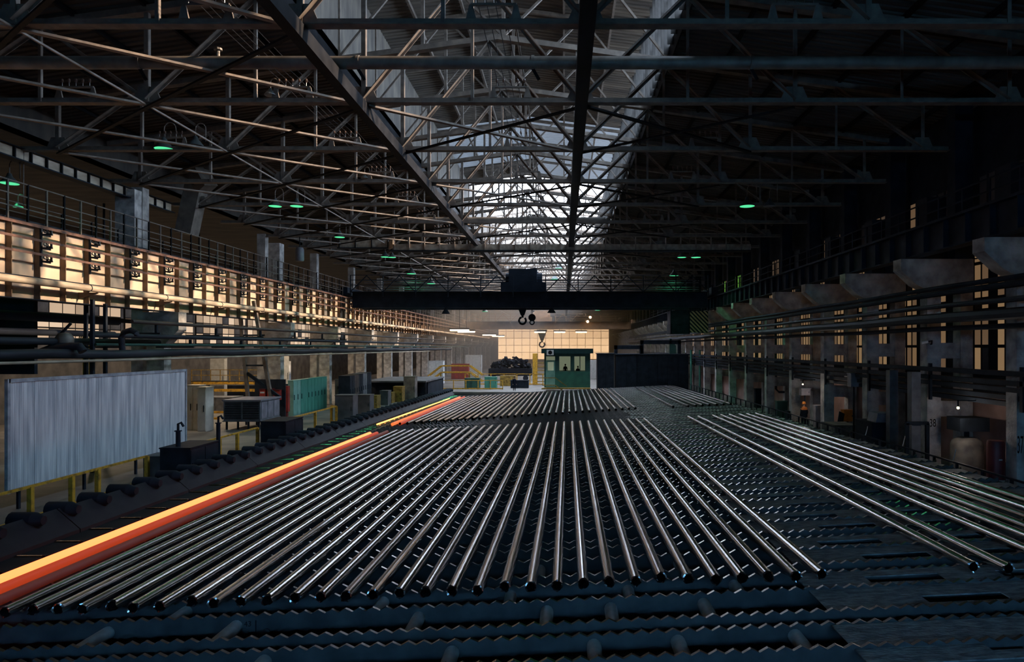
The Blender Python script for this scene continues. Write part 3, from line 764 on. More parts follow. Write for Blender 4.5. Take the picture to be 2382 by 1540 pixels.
# things behind: cream lockers, ventilation unit, red boxes, green cabinets
cabinet('tall_locker', -25.0, -24.15, 45.2, 46.0, 2.95, 'cream_paint', 'tall cream locker, the wider of two behind the white screen', doors=2)
cabinet('tall_locker', -23.95, -23.4, 44.6, 45.6, 2.85, 'cream_paint', 'tall cream locker, the narrower one nearer the louvred unit', doors=1)
e = empty('ventilation_unit', (-21.3, 46.5, 0), 'grey louvred ventilation unit on legs beside the green cabinets', 'ventilator')
x0, x1, y0, y1 = -22.7, -20.25, 45.5, 48.6
MB().box(x0, x1, y0, y1, .62, 1.9).build('casing', 'grey_paint', e)
MB().box(x0-.08, x1+.08, y0-.08, y1+.08, 1.9, 2.0).build('lid', 'lilac_grey', e)
MB().box(x0-.05, x1+.05, y0-.05, y1+.05, .54, .62).build('base_frame', 'grey_paint', e)
for s in range(2):
    xa = x0+.1+s*1.2; g = MB().box(xa, xa+1.08, y0-.02, y0, .72, 1.82).build('grille', 'steel_black', e)
    for k in range(9): MB().beam((xa, y0-.04, .8+.115*k), (xa+1.08, y0-.04, .8+.115*k), .07, .02, (0,.5,1)).build('louvre', 'grey_paint', g)
for k in range(3): MB().box(x1, x1+.03, y0+.15+1.0*k, y0+1.0+1.0*k, .72, 1.82).build('access_panel', 'lilac_grey', e)
for x in (x0+.15, x0+.9, x0+1.6, x1-.15):
    for y in (y0+.15, y1-.15): MB().box(x-.05, x+.05, y-.05, y+.05, 0, .54).build('leg', 'steel_dark', e)
def redbox(u, v, Y, w, h, lab):
    p = pt(u, v, Y); e = empty('fire_box', p, lab, 'box', None)
    MB().box(p.x-w/2, p.x+w/2, Y-.2, Y+.2, p.z-h/2, p.z+h/2).build('case', 'red_paint', e)
    MB().box(p.x-w/2-.03, p.x+w/2+.03, Y-.24, Y+.22, p.z+h/2, p.z+h/2+.05).build('lid', 'red_dark', e)
    MB().box(p.x-.16, p.x+.16, Y-.215, Y-.2, p.z-.02, p.z+.1).build('notice', 'white_paint', e)
redbox(613, 914, 51, .42, .5, 'small red fire box, farthest from the red post'); redbox(631, 914, 51, .42, .55, 'small red fire box in the middle of three'); redbox(646, 919, 51, .44, .72, 'small red fire box with a white notice, next to the red post')
o = MB().box(-23.2, -20.9, 51.19, 51.3, 0, 3.1).build('steel_hoarding', 'steel_dark'); tag(o, 'dark steel hoarding carrying three red fire boxes', 'hoarding')
e = empty('fire_post', (-21.7, 53, 0), 'tall red fire cabinet post beside the green cabinets', 'fire cabinet')
MB().box(-22.0, -21.4, 52.9, 53.3, .5, 2.5).build('case', 'red_paint', e); MB().box(-21.95, -21.45, 52.86, 52.9, .6, 1.5).build('door', 'red_paint', e); MB().box(-21.9, -21.5, 52.95, 53.25, 0, .5).build('foot', 'red_dark', e)
for k in range(5):
    y = 54.7+1.55*k
    cabinet('green_cabinet', -22.12, -21.7, y, y+1.5, 2.8, 'green_paint' if k else 'green_light', ('pale green' if k == 0 else 'green') + ' steel cabinet in the row, %s from the red fire post' % ordinal(k+1), face='x', doors=2 if k != 1 else 1)
p = pt(784, 908, 63); cabinet('junction_box', p.x-.2, p.x+.25, 63, 63.4, 1.5, 'plaster_grey', 'grey junction box on a conduit beside the whitewashed column', 'box', 1, z=1.0)
MB().box(p.x-.05, p.x+.05, 63.15, 63.25, 0, 1.0).build('conduit', 'steel_dark', [o for o in col.objects if o.name.startswith('junction_box')][-1])
# inclined frame (A-frame gantry)
e = empty('trestle_frame', pt(600, 950, 49), 'tall dark trestle frame with a diagonal strut before the green cabinets', 'frame')
for (a, b_) in (((556, 700), (578, 940)), ((590, 700), (645, 1005))):
    MB().beam(pt(*a, 49), pt(*b_, 49), .22, .22, (0,1,0)).build('leg', 'truss_paint', e)
MB().beam(pt(575, 868, 49), pt(652, 925, 49), .2, .2, (0,1,0)).build('strut', 'steel_black', e)
for v in (780, 815, 850): MB().beam(pt(565, v, 49), pt(615, v, 49), .12, .12).build('crossbar', 'steel_dark', e)
# yellow gantry walkway in the neighbouring bay
e = empty('gantry_walkway', pt(510, 890, 66), 'yellow gantry walkway with railings in the neighbouring bay', 'walkway')
X0, X1, Yg = -36.0, -29.5, 66.0
for z in (2.05, 1.35): MB().box(X0, X1, Yg-.08, Yg+.08, z-.13, z+.13).build('beam', 'yellow_paint', e)
MB().box(X0, X1, Yg-.1, Yg+1.2, 2.18, 2.24).build('deck', 'steel_dark', e)
for k in range(8): MB().box(X0+k*.92-.03, X0+k*.92+.03, Yg-.03, Yg+.03, 2.2, 3.35).build('post', 'yellow_dim', e)
for z in (3.32, 2.8): MB().box(X0, X1, Yg-.03, Yg+.03, z-.03, z+.03).build('rail', 'yellow_dim', e)
for x in (X0+.1, X1-.1): MB().box(x-.1, x+.1, Yg-.1, Yg+.1, 0, 2.2).build('leg', 'yellow_dim', e)
cabinet('machine_block', -36, -29, 69, 72, 1.6, 'steel_dark', 'long dark machine below the yellow gantry walkway', 'machine', 4)
cabinet('tall_hoarding', -35.2, -33.8, 67.9, 68.5, 4.4, 'white_paint', 'white panel standing behind the yellow gantry walkway', 'hoarding', 1)
cabinet('tall_hoarding', -31.8, -29.8, 74, 74.5, 4.6, 'white_paint', 'pale hoarding standing further back past the yellow gantry', 'hoarding', 2)
cabinet('machine_block', -31.0, -28.2, 58, 60, 1.2, 'grey_paint', 'low grey machine on the floor between lockers and gantry', 'machine', 2)
for y, lab in ((52.0, 'yellow floor curb behind the louvred unit'), (57, 'yellow floor curb under the gantry walkway')):
    o = MB().box(-31, -26.3, y, y+.15, .0, .16).build('floor_curb', 'yellow_paint'); tag(o, lab, 'curb')
# boxes along the roller table further on
bx = [(846, 966, 1.6, 'plaster_grey', 1.0), (800, 985, 2.0, 'plaster_grey', 1.3), (868, 950, 1.1, 'yellow_dim', .7), (893, 942, 1.3, 'plaster_grey', .8), (925, 935, 1.5, 'yellow_dim', .9), (952, 930, 2.4, 'tank_plaster', 1.2), (905, 938, 1.0, 'yellow_dim', .6)]
lb = ['low concrete box before the dark doorway frames', 'bulky concrete box at the end of the yellow railing', 'small yellowish terminal box, first past the concrete boxes', 'grey terminal box between two yellowish ones', 'yellowish terminal box next to the tall plaster block', 'tall plaster block under the flat canopy', 'narrow yellowish terminal box by the roller table kerb']
for (u, v, h, m, w), l in zip(bx, lb):
    Y = 8734/(v-808); x = (u-1312)/1588*Y
    cabinet('terminal_box', x-w/2, x+w/2, Y, Y+1.2, h, m, l, 'box', 1)
e = empty('flat_canopy', (-16, 78, 0), 'flat dusty canopy roof on posts over the control room by the roller table', 'canopy')
MB().box(-21.5, -14.75, 73, 84, 1.75, 1.9).build('roof', 'plaster_grey', e)
for x in (-21.2, -14.9):
    for y in (73.3, 83.6): MB().box(x-.1, x+.1, y-.1, y+.1, 0, 1.75).build('post', 'steel_dark', e)
MB().box(-21.3, -14.85, 74.5, 83.5, 0, 1.7).build('room', 'steel_dark', e)
for k in range(4): MB().box(-20.5+1.5*k, -19.4+1.5*k, 74.45, 74.5, .5, 1.45).build('pane', 'steel_black', e)
for k in range(5):
    p = pt(792+11*k, 930, 60+2*k)
    cabinet('relay_cabinet', p.x-.5, p.x+.5, 61+2.0*k, 62.4+2.0*k, 2.9, ('steel_dark', 'pipe_rust', 'steel_dark', 'grey_paint', 'steel_dark')[k], 'dark relay cabinet in the file past the last whitewashed column of the row', doors=2, face='x', grp='dark relay cabinets in a file')

# fill lamps added over the neighbouring bay, hidden behind the girder
for k, y in enumerate((46, 58, 70, 84, 100)):
    e = empty('bay_fill_lamp', (-31, y, 10.2), 'added warm fill lamp over the neighbouring bay behind the cream girder', 'lamp', 'added fill lamps of the neighbouring bay')
    MB().box(-31.8, -30.2, y-.3, y+.3, 10.2, 10.4).build('diffuser', 'lamp_warm', e); MB().box(-31.9, -30.1, y-.4, y+.4, 10.4, 10.7).build('housing', 'steel_dark', e)
    MB().box(-31.05, -30.95, y-.05, y+.05, 10.7, 15.19).build('stem', 'steel_dark', e)
    ld = bpy.data.lights.new('bay_fill_bulb', 'AREA'); ld.energy = 420; ld.color = (1.0, .78, .55); ld.size = 1.4
    lo = bpy.data.objects.new('bay_fill_bulb', ld); col.objects.link(lo); lo.parent = e; lo.location = (0, 0, -.04)
# ------------------------------------------------------------------ the cooling bed
BA, BC, BZ = .048, -.011, 1.3               # the bed leans a little: pipe axis height over (x, y)
def zb(x, y): return BZ + BA*x + BC*y
PITCH = .48; R = .10
X0B, X1B = -12.3, 13.0
def make_rack(depth, name):
    teeth = int(round((X1B-X0B)/.24)); top = []
    x = X0B - .01
    xs = []
    off = -11.64 - .24*3
    k = 0
    prof = []
    while off + .24*k < X1B:
        xv = off + .24*k                                   # valley under a pipe
        prof.append((xv, -.135)); prof.append((xv+.12, -.072)); k += 1
    b = MB(); n = len(prof); t = .03
    vs = []
    for xx, dz in prof:
        z = BZ + BA*xx + dz
        vs += [(xx, -t, z), (xx, t, z), (xx, -t, BZ+BA*xx-depth), (xx, t, BZ+BA*xx-depth)]
    fs = []; ms = []
    for i in range(n-1):
        a = 4*i; c = 4*(i+1)
        fs.append((a, c, c+1, a+1)); ms.append(1)
        fs.append((a+2, c+2, c, a)); ms.append(0)
        fs.append((a+1, c+1, c+3, a+3)); ms.append(0)
        fs.append((a+2, a+3, c+3, c+2)); ms.append(0)
    fs += [(0, 1, 3, 2), (4*(n-1), 4*(n-1)+2, 4*(n-1)+3, 4*(n-1)+1)]; ms += [0, 0]
    b.v = vs; b.f = fs; b.m = ms
    return b.mesh(name, ['rack_steel', 'rack_worn'])
rk_deep = make_rack(.62, 'toothed_rack'); rk_low = make_rack(.42, 'toothed_rack')
singles = [9.66+2.355*k for k in range(32)]
fronts = [10.52+2.355*k for k in range(31)]
backs = [10.98+2.355*k for k in range(31)]
for Y in singles:
    o = place('toothed_rack', rk_deep, (0, Y, BC*Y)); tag(o, 'long toothed steel rack bar, deep one standing alone between the paired racks', 'rack', 'single deep racks of the cooling bed')
for i, Y in enumerate(fronts):
    o = place('toothed_rack', rk_low, (0, Y, BC*Y-.02)); tag(o, 'long toothed steel rack bar, one of a close pair across the cooling bed', 'rack', 'paired racks of the cooling bed')
for i, Y in enumerate(backs):
    o = place('toothed_rack', rk_deep, (0, Y, BC*Y)); tag(o, 'long toothed steel rack bar, one of a close pair across the cooling bed', 'rack', 'paired racks of the cooling bed')
# painted casting number and joint on the nearest single rack
o_rk = [o for o in col.objects if o.name.startswith('toothed_rack') and abs(o.location.y-singles[1]) < .01][0]
t = text('43', .13, (-5.55, singles[1]-.036, zb(-5.55, singles[1])-.26), (math.radians(90), -.046, 0), 'steel_black', o_rk, 'cast_number')
MB().box(-5.42, -5.40, singles[1]-.035, singles[1]-.028, zb(-5.4, singles[1])-.62, zb(-5.4, singles[1])-.2).build('joint', 'steel_black', o_rk)
for x in (-5.6, -5.22): MB().cyl((x, singles[1]-.05, zb(x, singles[1])-.42), (x, singles[1]-.03, zb(x, singles[1])-.42), .07, 12).build('bolt_head', 'rack_steel', o_rk)
for o in col.objects:
    if not o.name.startswith('toothed_rack'): continue
    if abs(o.location.y-singles[1]) < .01: o['label'] = 'deep toothed rack bar with a cast number, below the open pipe ends'; del o['group']
    if abs(o.location.y-singles[0]) < .01: o['label'] = 'deep toothed rack bar at the empty edge of the bed, clear of the pipes'; del o['group']
    if o.location.y < 11.1 and 'group' in o: o['label'] = 'toothed rack bar of the close pair before the rack with a cast number'; o['group'] = 'pair of racks before the numbered rack'
# spacer shafts between the racks where the bed is open
for Y0, Y1, xs in ((backs[0]+.05, singles[1]-.03, (-8.0, -5.75, -2.55, -.3, .82, 2.45)), (singles[0]+.05, fronts[0]-.03, (-4.6, -1.72, .46, 1.75, 3.55)),
                   (singles[1]+.05, fronts[1]-.03, (-7.1, -3.4, -1.0, 1.2, 3.2)), (backs[1]+.05, singles[2]-.03, (-8, -4.2, -.5, 2.4))):
    for x in xs:
        z = zb(x, (Y0+Y1)/2)-.30
        o = MB().cyl((x, Y0, z), (x, Y1, z), .115, 14).build('spacer_shaft', 'shaft_steel', None, True)
        tag(o, 'round spacer shaft joining two rack bars in the open part of the bed', 'shaft', 'spacer shafts between the racks')
# girders that carry the racks
for x in (-11.0, -3.5, 4.0, 11.5):
    b = MB(); zA, zB = zb(x, 7)-.64, zb(x, 83)-.64
    b.add([(x-.2,7,-1.5),(x+.2,7,-1.5),(x+.2,83,-1.5),(x-.2,83,-1.5),(x-.2,7,zA),(x+.2,7,zA),(x+.2,83,zB),(x-.2,83,zB)], [(3,2,1,0),(4,5,6,7),(0,1,5,4),(1,2,6,5),(2,3,7,6),(3,0,4,7)])
    o = b.build('bed_girder', 'steel_black'); tag(o, 'dark carrying girder hidden beneath the toothed racks', 'girder', 'carrying girders below the racks')
# slotted plates on the discharge side of the bed
def make_plate(xa, xb, ya, yb, slots, th=.008):
    xs = sorted({xa, xb} | {s[0] for s in slots} | {s[1] for s in slots}); ys = sorted({ya, yb} | {s[2] for s in slots} | {s[3] for s in slots})
    b = MB(); nx, ny = len(xs), len(ys)
    solid = [[not any(s[0]-1e-6 <= xs[i] and xs[i+1] <= s[1]+1e-6 and s[2]-1e-6 <= ys[j] and ys[j+1] <= s[3]+1e-6 for s in slots) for j in range(ny-1)] for i in range(nx-1)]
    z = lambda x: BZ + BA*x - .15
    vs = [(x, y, z(x)-dz) for dz in (0, th*2.4) for x in xs for y in ys]; K = nx*ny
    idx = lambda i, j: i*ny+j
    fs = []
    for i in range(nx-1):
        for j in range(ny-1):
            if not solid[i][j]: continue
            q = (idx(i,j), idx(i+1,j), idx(i+1,j+1), idx(i,j+1)); fs.append(q); fs.append(tuple(K+a for a in q[::-1]))
            for (di, dj, e0, e1) in ((-1,0,idx(i,j+1),idx(i,j)), (1,0,idx(i+1,j),idx(i+1,j+1)), (0,-1,idx(i,j),idx(i+1,j)), (0,1,idx(i+1,j+1),idx(i,j+1))):
                a, c = i+di, j+dj
                if 0 <= a < nx-1 and 0 <= c < ny-1 and solid[a][c]: continue
                fs.append((e1, e0, K+e0, K+e1))
    return b.add(vs, fs)
for k in range(31):
    Y0 = backs[k]+.04; Y1 = fronts[k+1]-.04 if k+1 < 31 else Y0+1.75
    ys = singles[k+1]
    xa = 4.3 if k % 2 == 0 else 4.55
    s1 = (6.0, 7.35, .18, .48); s2 = (5.5, 6.85, ys-Y0+.2, ys-Y0+.52); s3 = (8.3, 9.7, .18, .48); s4 = (7.9, 9.3, ys-Y0+.2, ys-Y0+.52); s5 = (10.6, 12.0, .18, .48)
    me = make_plate(xa, 12.9, 0, Y1-Y0, [s1, s2, s3, s4, s5]).mesh('slotted_plate', 'scale_plate')
    o = place('slotted_plate', me, (0, Y0, BC*Y0)); tag(o, 'scale-crusted dark plate with long slots between the toothed racks', 'plate', 'slotted plates of the cooling bed')
b = MB().box(4.3, 12.9, 7.6, singles[0]+.7, zb(8, 9)-.30, zb(8, 9)-.27)
o = make_plate(4.1, 12.9, 0, 1.3, [(5.9, 7.4, .25, .5), (7.9, 9.2, .75, .95)]).mesh('slotted_plate', 'scale_plate')
o = place('slotted_plate', o, (0, 9.15, BC*9.15)); tag(o, 'scale-crusted dark plate with long slots between the toothed racks', 'plate', 'slotted plates of the cooling bed')

# ------------------------------------------------------------------ pipes on the bed
def make_pipe(L, r, mats, seed):
    rnd = random.Random(seed); b = MB(); n = 16; vs = []; fs = []; ms = []
    ys = [0, .03, L*.25, L*.5, L*.75, L]
    wob = [0, 0] + [rnd.uniform(-.012, .012) for _ in range(3)] + [0]
    for j, y in enumerate(ys):
        for i in range(n):
            t = 2*math.pi*i/n
            yy = y + (rnd.uniform(-.05, .05) if j in (0,) else 0)
            rr = r*(1.05 if j == 0 else 1)
            vs.append((rr*math.cos(t)+wob[j], yy, rr*math.sin(t)))
    for j in range(len(ys)-1):
        for i in range(n): fs.append((j*n+i, (j+1)*n+i, (j+1)*n+(i+1)%n, j*n+(i+1)%n)); ms.append(0)
    base = len(vs)
    for (y, rr) in ((0, r*.80), (.6, r*.8)):
        for i in range(n):
            t = 2*math.pi*i/n; vs.append((rr*math.cos(t), y, rr*math.sin(t)))
    for i in range(n):
        fs.append((i, (i+1)%n, base+(i+1)%n, base+i)); ms.append(0)
        fs.append((base+i, base+(i+1)%n, base+n+(i+1)%n, base+n+i)); ms.append(1)
    fs.append(tuple(base+n+i for i in range(n))); ms.append(1)
    fs.append(tuple(range((len(ys)-1)*n, len(ys)*n))); ms.append(0)
    b.v = vs; b.f = fs; b.m = ms
    me = b.mesh('steel_pipe', mats); me.polygons.foreach_set('use_smooth', [True]*len(me.polygons))
    try: me.set_sharp_from_angle(angle=math.radians(50))
    except Exception: pass
    return me
pm = [make_pipe(29.7, R, ['steel_pipe', 'pipe_bore'], s) for s in range(6)]
pm2 = [make_pipe(29.6, R, ['steel_pipe', 'pipe_bore'], s+20) for s in range(4)]
def lay(me, x0, y0, x1, y1, label, group, name='steel_pipe', dz=0):
    o = place(name, me, (x0, y0, zb(x0, y0)+dz))
    d = Vector((x1-x0, y1-y0, zb(x1, y1)-zb(x0, y0)))
    o.rotation_euler = (math.atan2(d.z, d.y), 0, -math.atan2(d.x, d.y))
    return tag(o, label, 'pipe', group)
ny = [12.44,12.49,12.46,12.41,12.51,12.34,12.35,12.55,12.38,12.42,12.42,12.47,12.45,12.41,12.43,12.46,12.44,12.44,12.37,12.53,12.44,12.44,12.47,12.52,12.47,12.61,12.47,12.35,12.37,12.39,12.32,12.37]
for i in range(32):
    x = -10.2+.4797*i; xf = -10.35+.494*i
    lay(pm[i % 6], x, ny[i], xf, ny[i]+29.6, 'grey steel pipe on the long bed, %s from the cooling purple brown pipe' % ordinal(i+1), None)
hot = make_pipe(39.0, .115, ['hot_metal', 'hot_metal'], 50); warm = make_pipe(36.0, .105, ['warm_metal', 'pipe_bore'], 51); cool = make_pipe(29.7, .10, ['cooling_metal', 'pipe_bore'], 52)
lay(hot, -12.02, 2.2, -11.72, 41.2, 'brightest glowing orange pipe at the edge of the long bed by the yellow railing', None)
lay(warm, -11.45, 5.3, -11.32, 41.3, 'dull red pipe lying beside the brightest glowing pipe', None)
lay(cool, -10.86, 12.2, -10.85, 41.4, 'cooling purple brown pipe next to the dull red pipe', None)
hd = make_pipe(29.6, .11, ['hot_dim', 'hot_dim'], 60); hd2 = make_pipe(29.6, .105, ['warm_metal', 'pipe_bore'], 61)
for i in range(36):
    x = -11.77+.4866*i; xf = -11.67+.4906*i; y0 = 46.84+.1*i; y1 = 75.95+.104*i
    if i == 0: lay(hd, x, y0, xf, y1, 'glowing orange pipe on the bed reaching toward the control cabin', None)
    elif i == 1: lay(hd2, x, y0, xf, y1, 'dull red pipe on the bed reaching toward the control cabin', None)
    else: lay(pm2[i % 4], x, y0, xf, y1, 'grey steel pipe on the cabin-side bed, %s from its dull red pipe' % ordinal(i-1), None)
for i, (x0, x1) in enumerate(((7.42,7.69), (7.94,8.28), (8.94,9.22), (9.52,9.73), (9.98,10.25), (10.5,10.83), (11.0,11.3), (11.52,11.85))):
    lay(pm[i % 6], x0, 12.37 if i != 1 else 12.19, x1, 42.6, 'steel pipe in the long bundle by the aisle railing, %s from the railing' % ordinal(8-i), None)
for i, (x0, x1) in enumerate(((8.01,8.4), (9.13,9.43), (9.69,10.0), (10.17,10.5), (10.67,10.95), (11.22,11.52), (11.71,12.11), (12.24,12.55))):
    lay(pm2[i % 4], x0, 50.1, x1, 80.9, 'steel pipe in the small bundle before the black enclosure, %s from the aisle' % ordinal(8-i), None)
# roller table on the charging side
rt = empty('roller_table', (-13.3, 45, 0), 'dark roller table with steel rollers beside the glowing pipes', 'roller table')
def sloped(x0, x1, za, zc, y0, y1, z_bot):
    b = MB(); d = lambda y: BC*y
    return b.add([(x0,y0,z_bot),(x1,y0,z_bot),(x1,y1,z_bot),(x0,y1,z_bot),(x0,y0,za+d(y0)),(x1,y0,zc+d(y0)),(x1,y1,zc+d(y1)),(x0,y1,za+d(y1))],
                 [(3,2,1,0),(4,5,6,7),(0,1,5,4),(1,2,6,5),(2,3,7,6),(3,0,4,7)])
for k in range(14):
    sloped(-14.1, -13.45, 1.22, .66, 8+5.5*k, 13.46+5.5*k, -1.5).build('kerb_block', 'kerb_steel', rt)
zt = BZ + BA*(-12.9) - .12
for k in range(58):
    y = 9.0 + 1.3*k
    sloped(-13.45, -12.75, zt, zt, y, y+1.16, -1.5).build('apron_plate', 'kerb_steel', rt)
    sloped(-12.73, -12.35, zt-.03, zt-.03, y+.1, y+1.27, -1.5).build('edge_plate', 'pipe_rust', rt)
    yr = y+1.23
    MB().cyl((-13.43, yr, zt+BC*yr-.06), (-12.78, yr, zt+BC*yr-.06), .10, 12).build('roller', 'roller_steel', rt, True)
    zm = 1.14 + BC*yr
    MB().cyl((-14.55, yr-.05, zm), (-13.95, yr-.05, zm), .22, 12).cyl((-13.95, yr-.05, zm), (-13.7, yr-.05, zm), .22, 12, .12).build('motor', 'steel_black', rt, True)
o = MB().cyl((-12.95, 47.3, zb(-12.9, 47.3)+.0), (-12.6, 75, zb(-12.6, 75)+.0), .06, 8).build('glowing_rod', 'spark_line'); tag(o, 'thin bright orange glowing rod on the roller table toward the cabin', 'rod')
# ------------------------------------------------------------------ columns, crane girder and services on the window side
def make_column():
    r = empty('column', (0, 0, 0), 'two-legged grey concrete column with a chamfered crane bracket before the windows', 'column', 'unnumbered columns on the window side')
    P = lambda mb, n, m='concrete_dark': mb.build(n, m, r, at=(0,0,0))
    P(MB().box(16.25, 16.87, -.3, .3, 0, 8.05), 'front_leg'); P(MB().box(17.75, 18.3, -.3, .3, 0, 8.05), 'rear_leg')
    for z in (5.0, 2.4): P(MB().box(16.87, 17.75, -.26, .26, z, z+.7), 'cross_piece')
    P(MB().prism([(16.35, 8.0), (18.3, 8.0), (18.3, 9.45), (15.05, 9.45), (15.05, 8.95), (15.75, 8.3)], 'y', -.36, .36), 'crane_bracket', 'concrete')
    P(MB().box(17.5, 18.3, -.32, .32, 9.45, 16.8), 'upper_shaft', 'steel_black')
    return r
c0 = make_column(); cols = []
for k, y in enumerate(CY):
    if k == 0: c0.location = (0, y, 0); cols.append(c0)
    else: cols.append(copy_tree(c0, (0, y, 0)))
for k, n in ((2, '37'), (3, '38')):
    y = CY[k]; tag(cols[k], 'two-legged concrete column painted with the number %s' % n, 'column')
    if 'group' in cols[k]: del cols[k]['group']
    text(n, .5 if n == '38' else .9, (16.50 if n == '38' else 16.37, y-.305, 2.1 if n == '38' else 1.97), (math.radians(90), 0, 0), 'black_paint', cols[k], sx=.6 if n == '38' else .26)
for k in range(4, 14): cols[k]['label'] = 'two-legged grey concrete column, %s past the column numbered 38' % ordinal(k-3); del cols[k]['group']
RG = [9.5 + 12.1*k for k in range(18)]
def make_rgirder():
    r = empty('crane_girder', (0, 0, 0), 'dark unlit crane girder with stiffeners on the concrete brackets', 'girder', 'dark crane girders on the brackets')
    P = lambda mb, n, m='steel_dark': mb.build(n, m, r, at=(0,0,0))
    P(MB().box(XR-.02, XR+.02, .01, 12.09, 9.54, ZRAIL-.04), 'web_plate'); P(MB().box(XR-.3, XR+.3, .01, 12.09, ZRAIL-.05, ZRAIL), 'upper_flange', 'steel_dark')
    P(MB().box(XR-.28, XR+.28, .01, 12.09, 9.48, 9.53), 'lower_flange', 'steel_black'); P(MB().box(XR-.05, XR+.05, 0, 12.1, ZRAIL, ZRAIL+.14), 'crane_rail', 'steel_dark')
    for k in range(8): P(MB().box(XR-.26, XR-.02, 1.48+1.51*k, 1.52+1.51*k, 9.53, ZRAIL-.05), 'stiffener', 'steel_black')
    return r
g1 = make_rgirder(); g1.location = (0, RG[0], 0)
for y in RG[1:]: copy_tree(g1, (0, y, 0))
e = empty('walkway_railing', (16.6, 60, ZRAIL), 'dark railing along the top of the unlit crane girder', 'railing')
for k in range(64): MB().box(16.55, 16.62, 14+1.8*k-.04, 14+1.8*k+.04, ZRAIL, ZRAIL+1.4).build('post', 'steel_black', e)
for z in (1.4, .9): MB().box(16.56, 16.61, 12, 130, ZRAIL+z-.03, ZRAIL+z+.03).build('rail', 'steel_black', e)
def rrun(x, z, r, y0, y1, lab, mat='steel_black', w=.02, grp=None):
    pts = [(x, y0+(y1-y0)*i/40, z+w*math.sin(i*1.7)) for i in range(41)]
    o = MB().path(pts, r, 8).build('service_pipe', mat, None, True); return tag(o, lab, 'pipe', grp)
rrun(15.3, 7.90, .10, 12, 160, 'dark pipe skimming the undersides of the concrete brackets')
rrun(15.2, 7.66, .12, 12, 160, 'dark pipe just below the one skimming the brackets')
rrun(15.3, 7.16, .10, 12, 160, 'thin black pipe alone between two thick pairs on the window side', 'pipe_dark')
rrun(15.1, 6.66, .20, 12, 160, 'thickest dark pipe crossing the tall windows', 'pipe_dark')
rrun(15.4, 6.25, .10, 12, 160, 'dark pipe right under the thickest one before the windows')
for i, z in enumerate((4.55, 4.2, 3.95, 3.65, 3.4)):
    o = MB().box(16.0+.1*i, 16.35+.1*i, 12, 150, z-.09, z+.09).build('cable_tray', 'steel_black'); tag(o, 'black cable tray in the bank below the tall windows', 'cable tray', 'cable trays below the windows')
for k in range(14):
    y = 18+6.05*k; o = MB().box(16.1, 16.2, y-.08, y+.08, 3.2, 4.8).build('tray_hanger', 'steel_black'); tag(o, 'black hanger strap holding the bank of cable trays', 'hanger', 'hangers of the cable trays')
for k, y in enumerate((27.4, 33.6, 39.5, 45.6, 51.5)):
    o = MB().box(17.6, 18.62, y-.5, y+.5, 9.6, 12.8).build('duct_box', 'steel_dark'); tag(o, 'dark box riser standing on the girder ledge before the upper panes', 'riser', 'box risers on the girder ledge')
o = MB().path([pt(2255, 600, 30), pt(2270, 602, 30), pt(2290, 596, 30), pt(2306, 580, 30)], .03, 6).build('sagging_cable', 'steel_black'); tag(o, 'sagging black cable looped across the tallest lit window', 'cable')
e = empty('small_floodlight', pt(2143, 798, 30.1), 'small white floodlight on an arm before the column numbered 38', 'floodlight')
p = pt(2143, 798, 30.1); MB().cyl(p, p+Vector((.28,0,.06)), .06, 10).build('head', 'white_paint', e, True); MB().path([p+Vector((.28,0,.06)), p+Vector((.5,.05,.1)), p+Vector((.62,.3,-.05)), p+Vector((.66,.5,-.05))], .03, 6).build('arm', 'steel_black', e)
# aisle railing along the bed
e = empty('aisle_railing', (14.1, 40, 0), 'dark aisle railing between the pipes and the numbered columns', 'railing')
for k in range(42):
    y = 14+1.5*k; MB().box(14.06, 14.14, y-.04, y+.04, 0, 1.35).build('post', 'steel_dark', e)
for z in (1.35, .75): MB().box(14.07, 14.13, 13, 77, z-.03, z+.03).build('rail', 'steel_dark', e)
MB().box(13.42, 13.6, 8, 84, 0, .5).build('kerb', 'kerb_steel', e)
# equipment in the aisle
e = empty('red_tank', (16.4, 25.3, 0), 'tall dark red vertical tank between the columns numbered 37 and 38', 'tank')
MB().lathe([(.0,.15), (.3,.15), (.3,1.95), (.27,2.05), (0,2.06)], (16.0, 25.3, 0), 18).build('shell', 'red_dark', e, True)
for s in (-.15, .15): MB().box(16.0+s-.05, 16.0+s+.05, 25.2, 25.4, 0, .18).build('foot', 'steel_black', e)
MB().box(15.93, 16.15, 24.99, 25.0, .55, .63).build('name_plate', 'white_paint', e); MB().box(15.93, 16.05, 24.99, 25.0, 1.35, 1.4).build('name_plate', 'white_paint', e)
cabinet('grey_cabinet', 16.45, 17.2, 25.6, 26.2, 1.15, 'plaster_grey', 'low grey cabinet with a lock between the red tank and column 37', doors=1)
e = empty('domed_tank', (16.9, 29.1, 0), 'domed plaster coloured tank behind the column numbered 38', 'tank')
MB().lathe([(.62,0),(.62,1.45),(.55,1.62),(.35,1.75),(0,1.8)], (16.75, 28.4, 0), 20).build('shell', 'tank_plaster', e, True)
MB().box(16.2, 17.4, 27.9, 28.9, 2.05, 2.6).build('hood', 'steel_black', e); MB().cyl((16.75,28.4,1.75),(16.75,28.4,2.1),.1,8).build('neck', 'steel_black', e)
e = cabinet('pump_block', 15.1, 16.3, 33.5, 35.4, 1.75, 'steel_black', 'bulky black pump block with a lilac cover beside column 38', 'machine', 2)
MB().prism([(15.35, 1.8), (16.25, 1.8), (16.25, 2.25), (15.45, 2.25)], 'y', 33.6, 34.6).build('cover', 'lilac_grey', e)
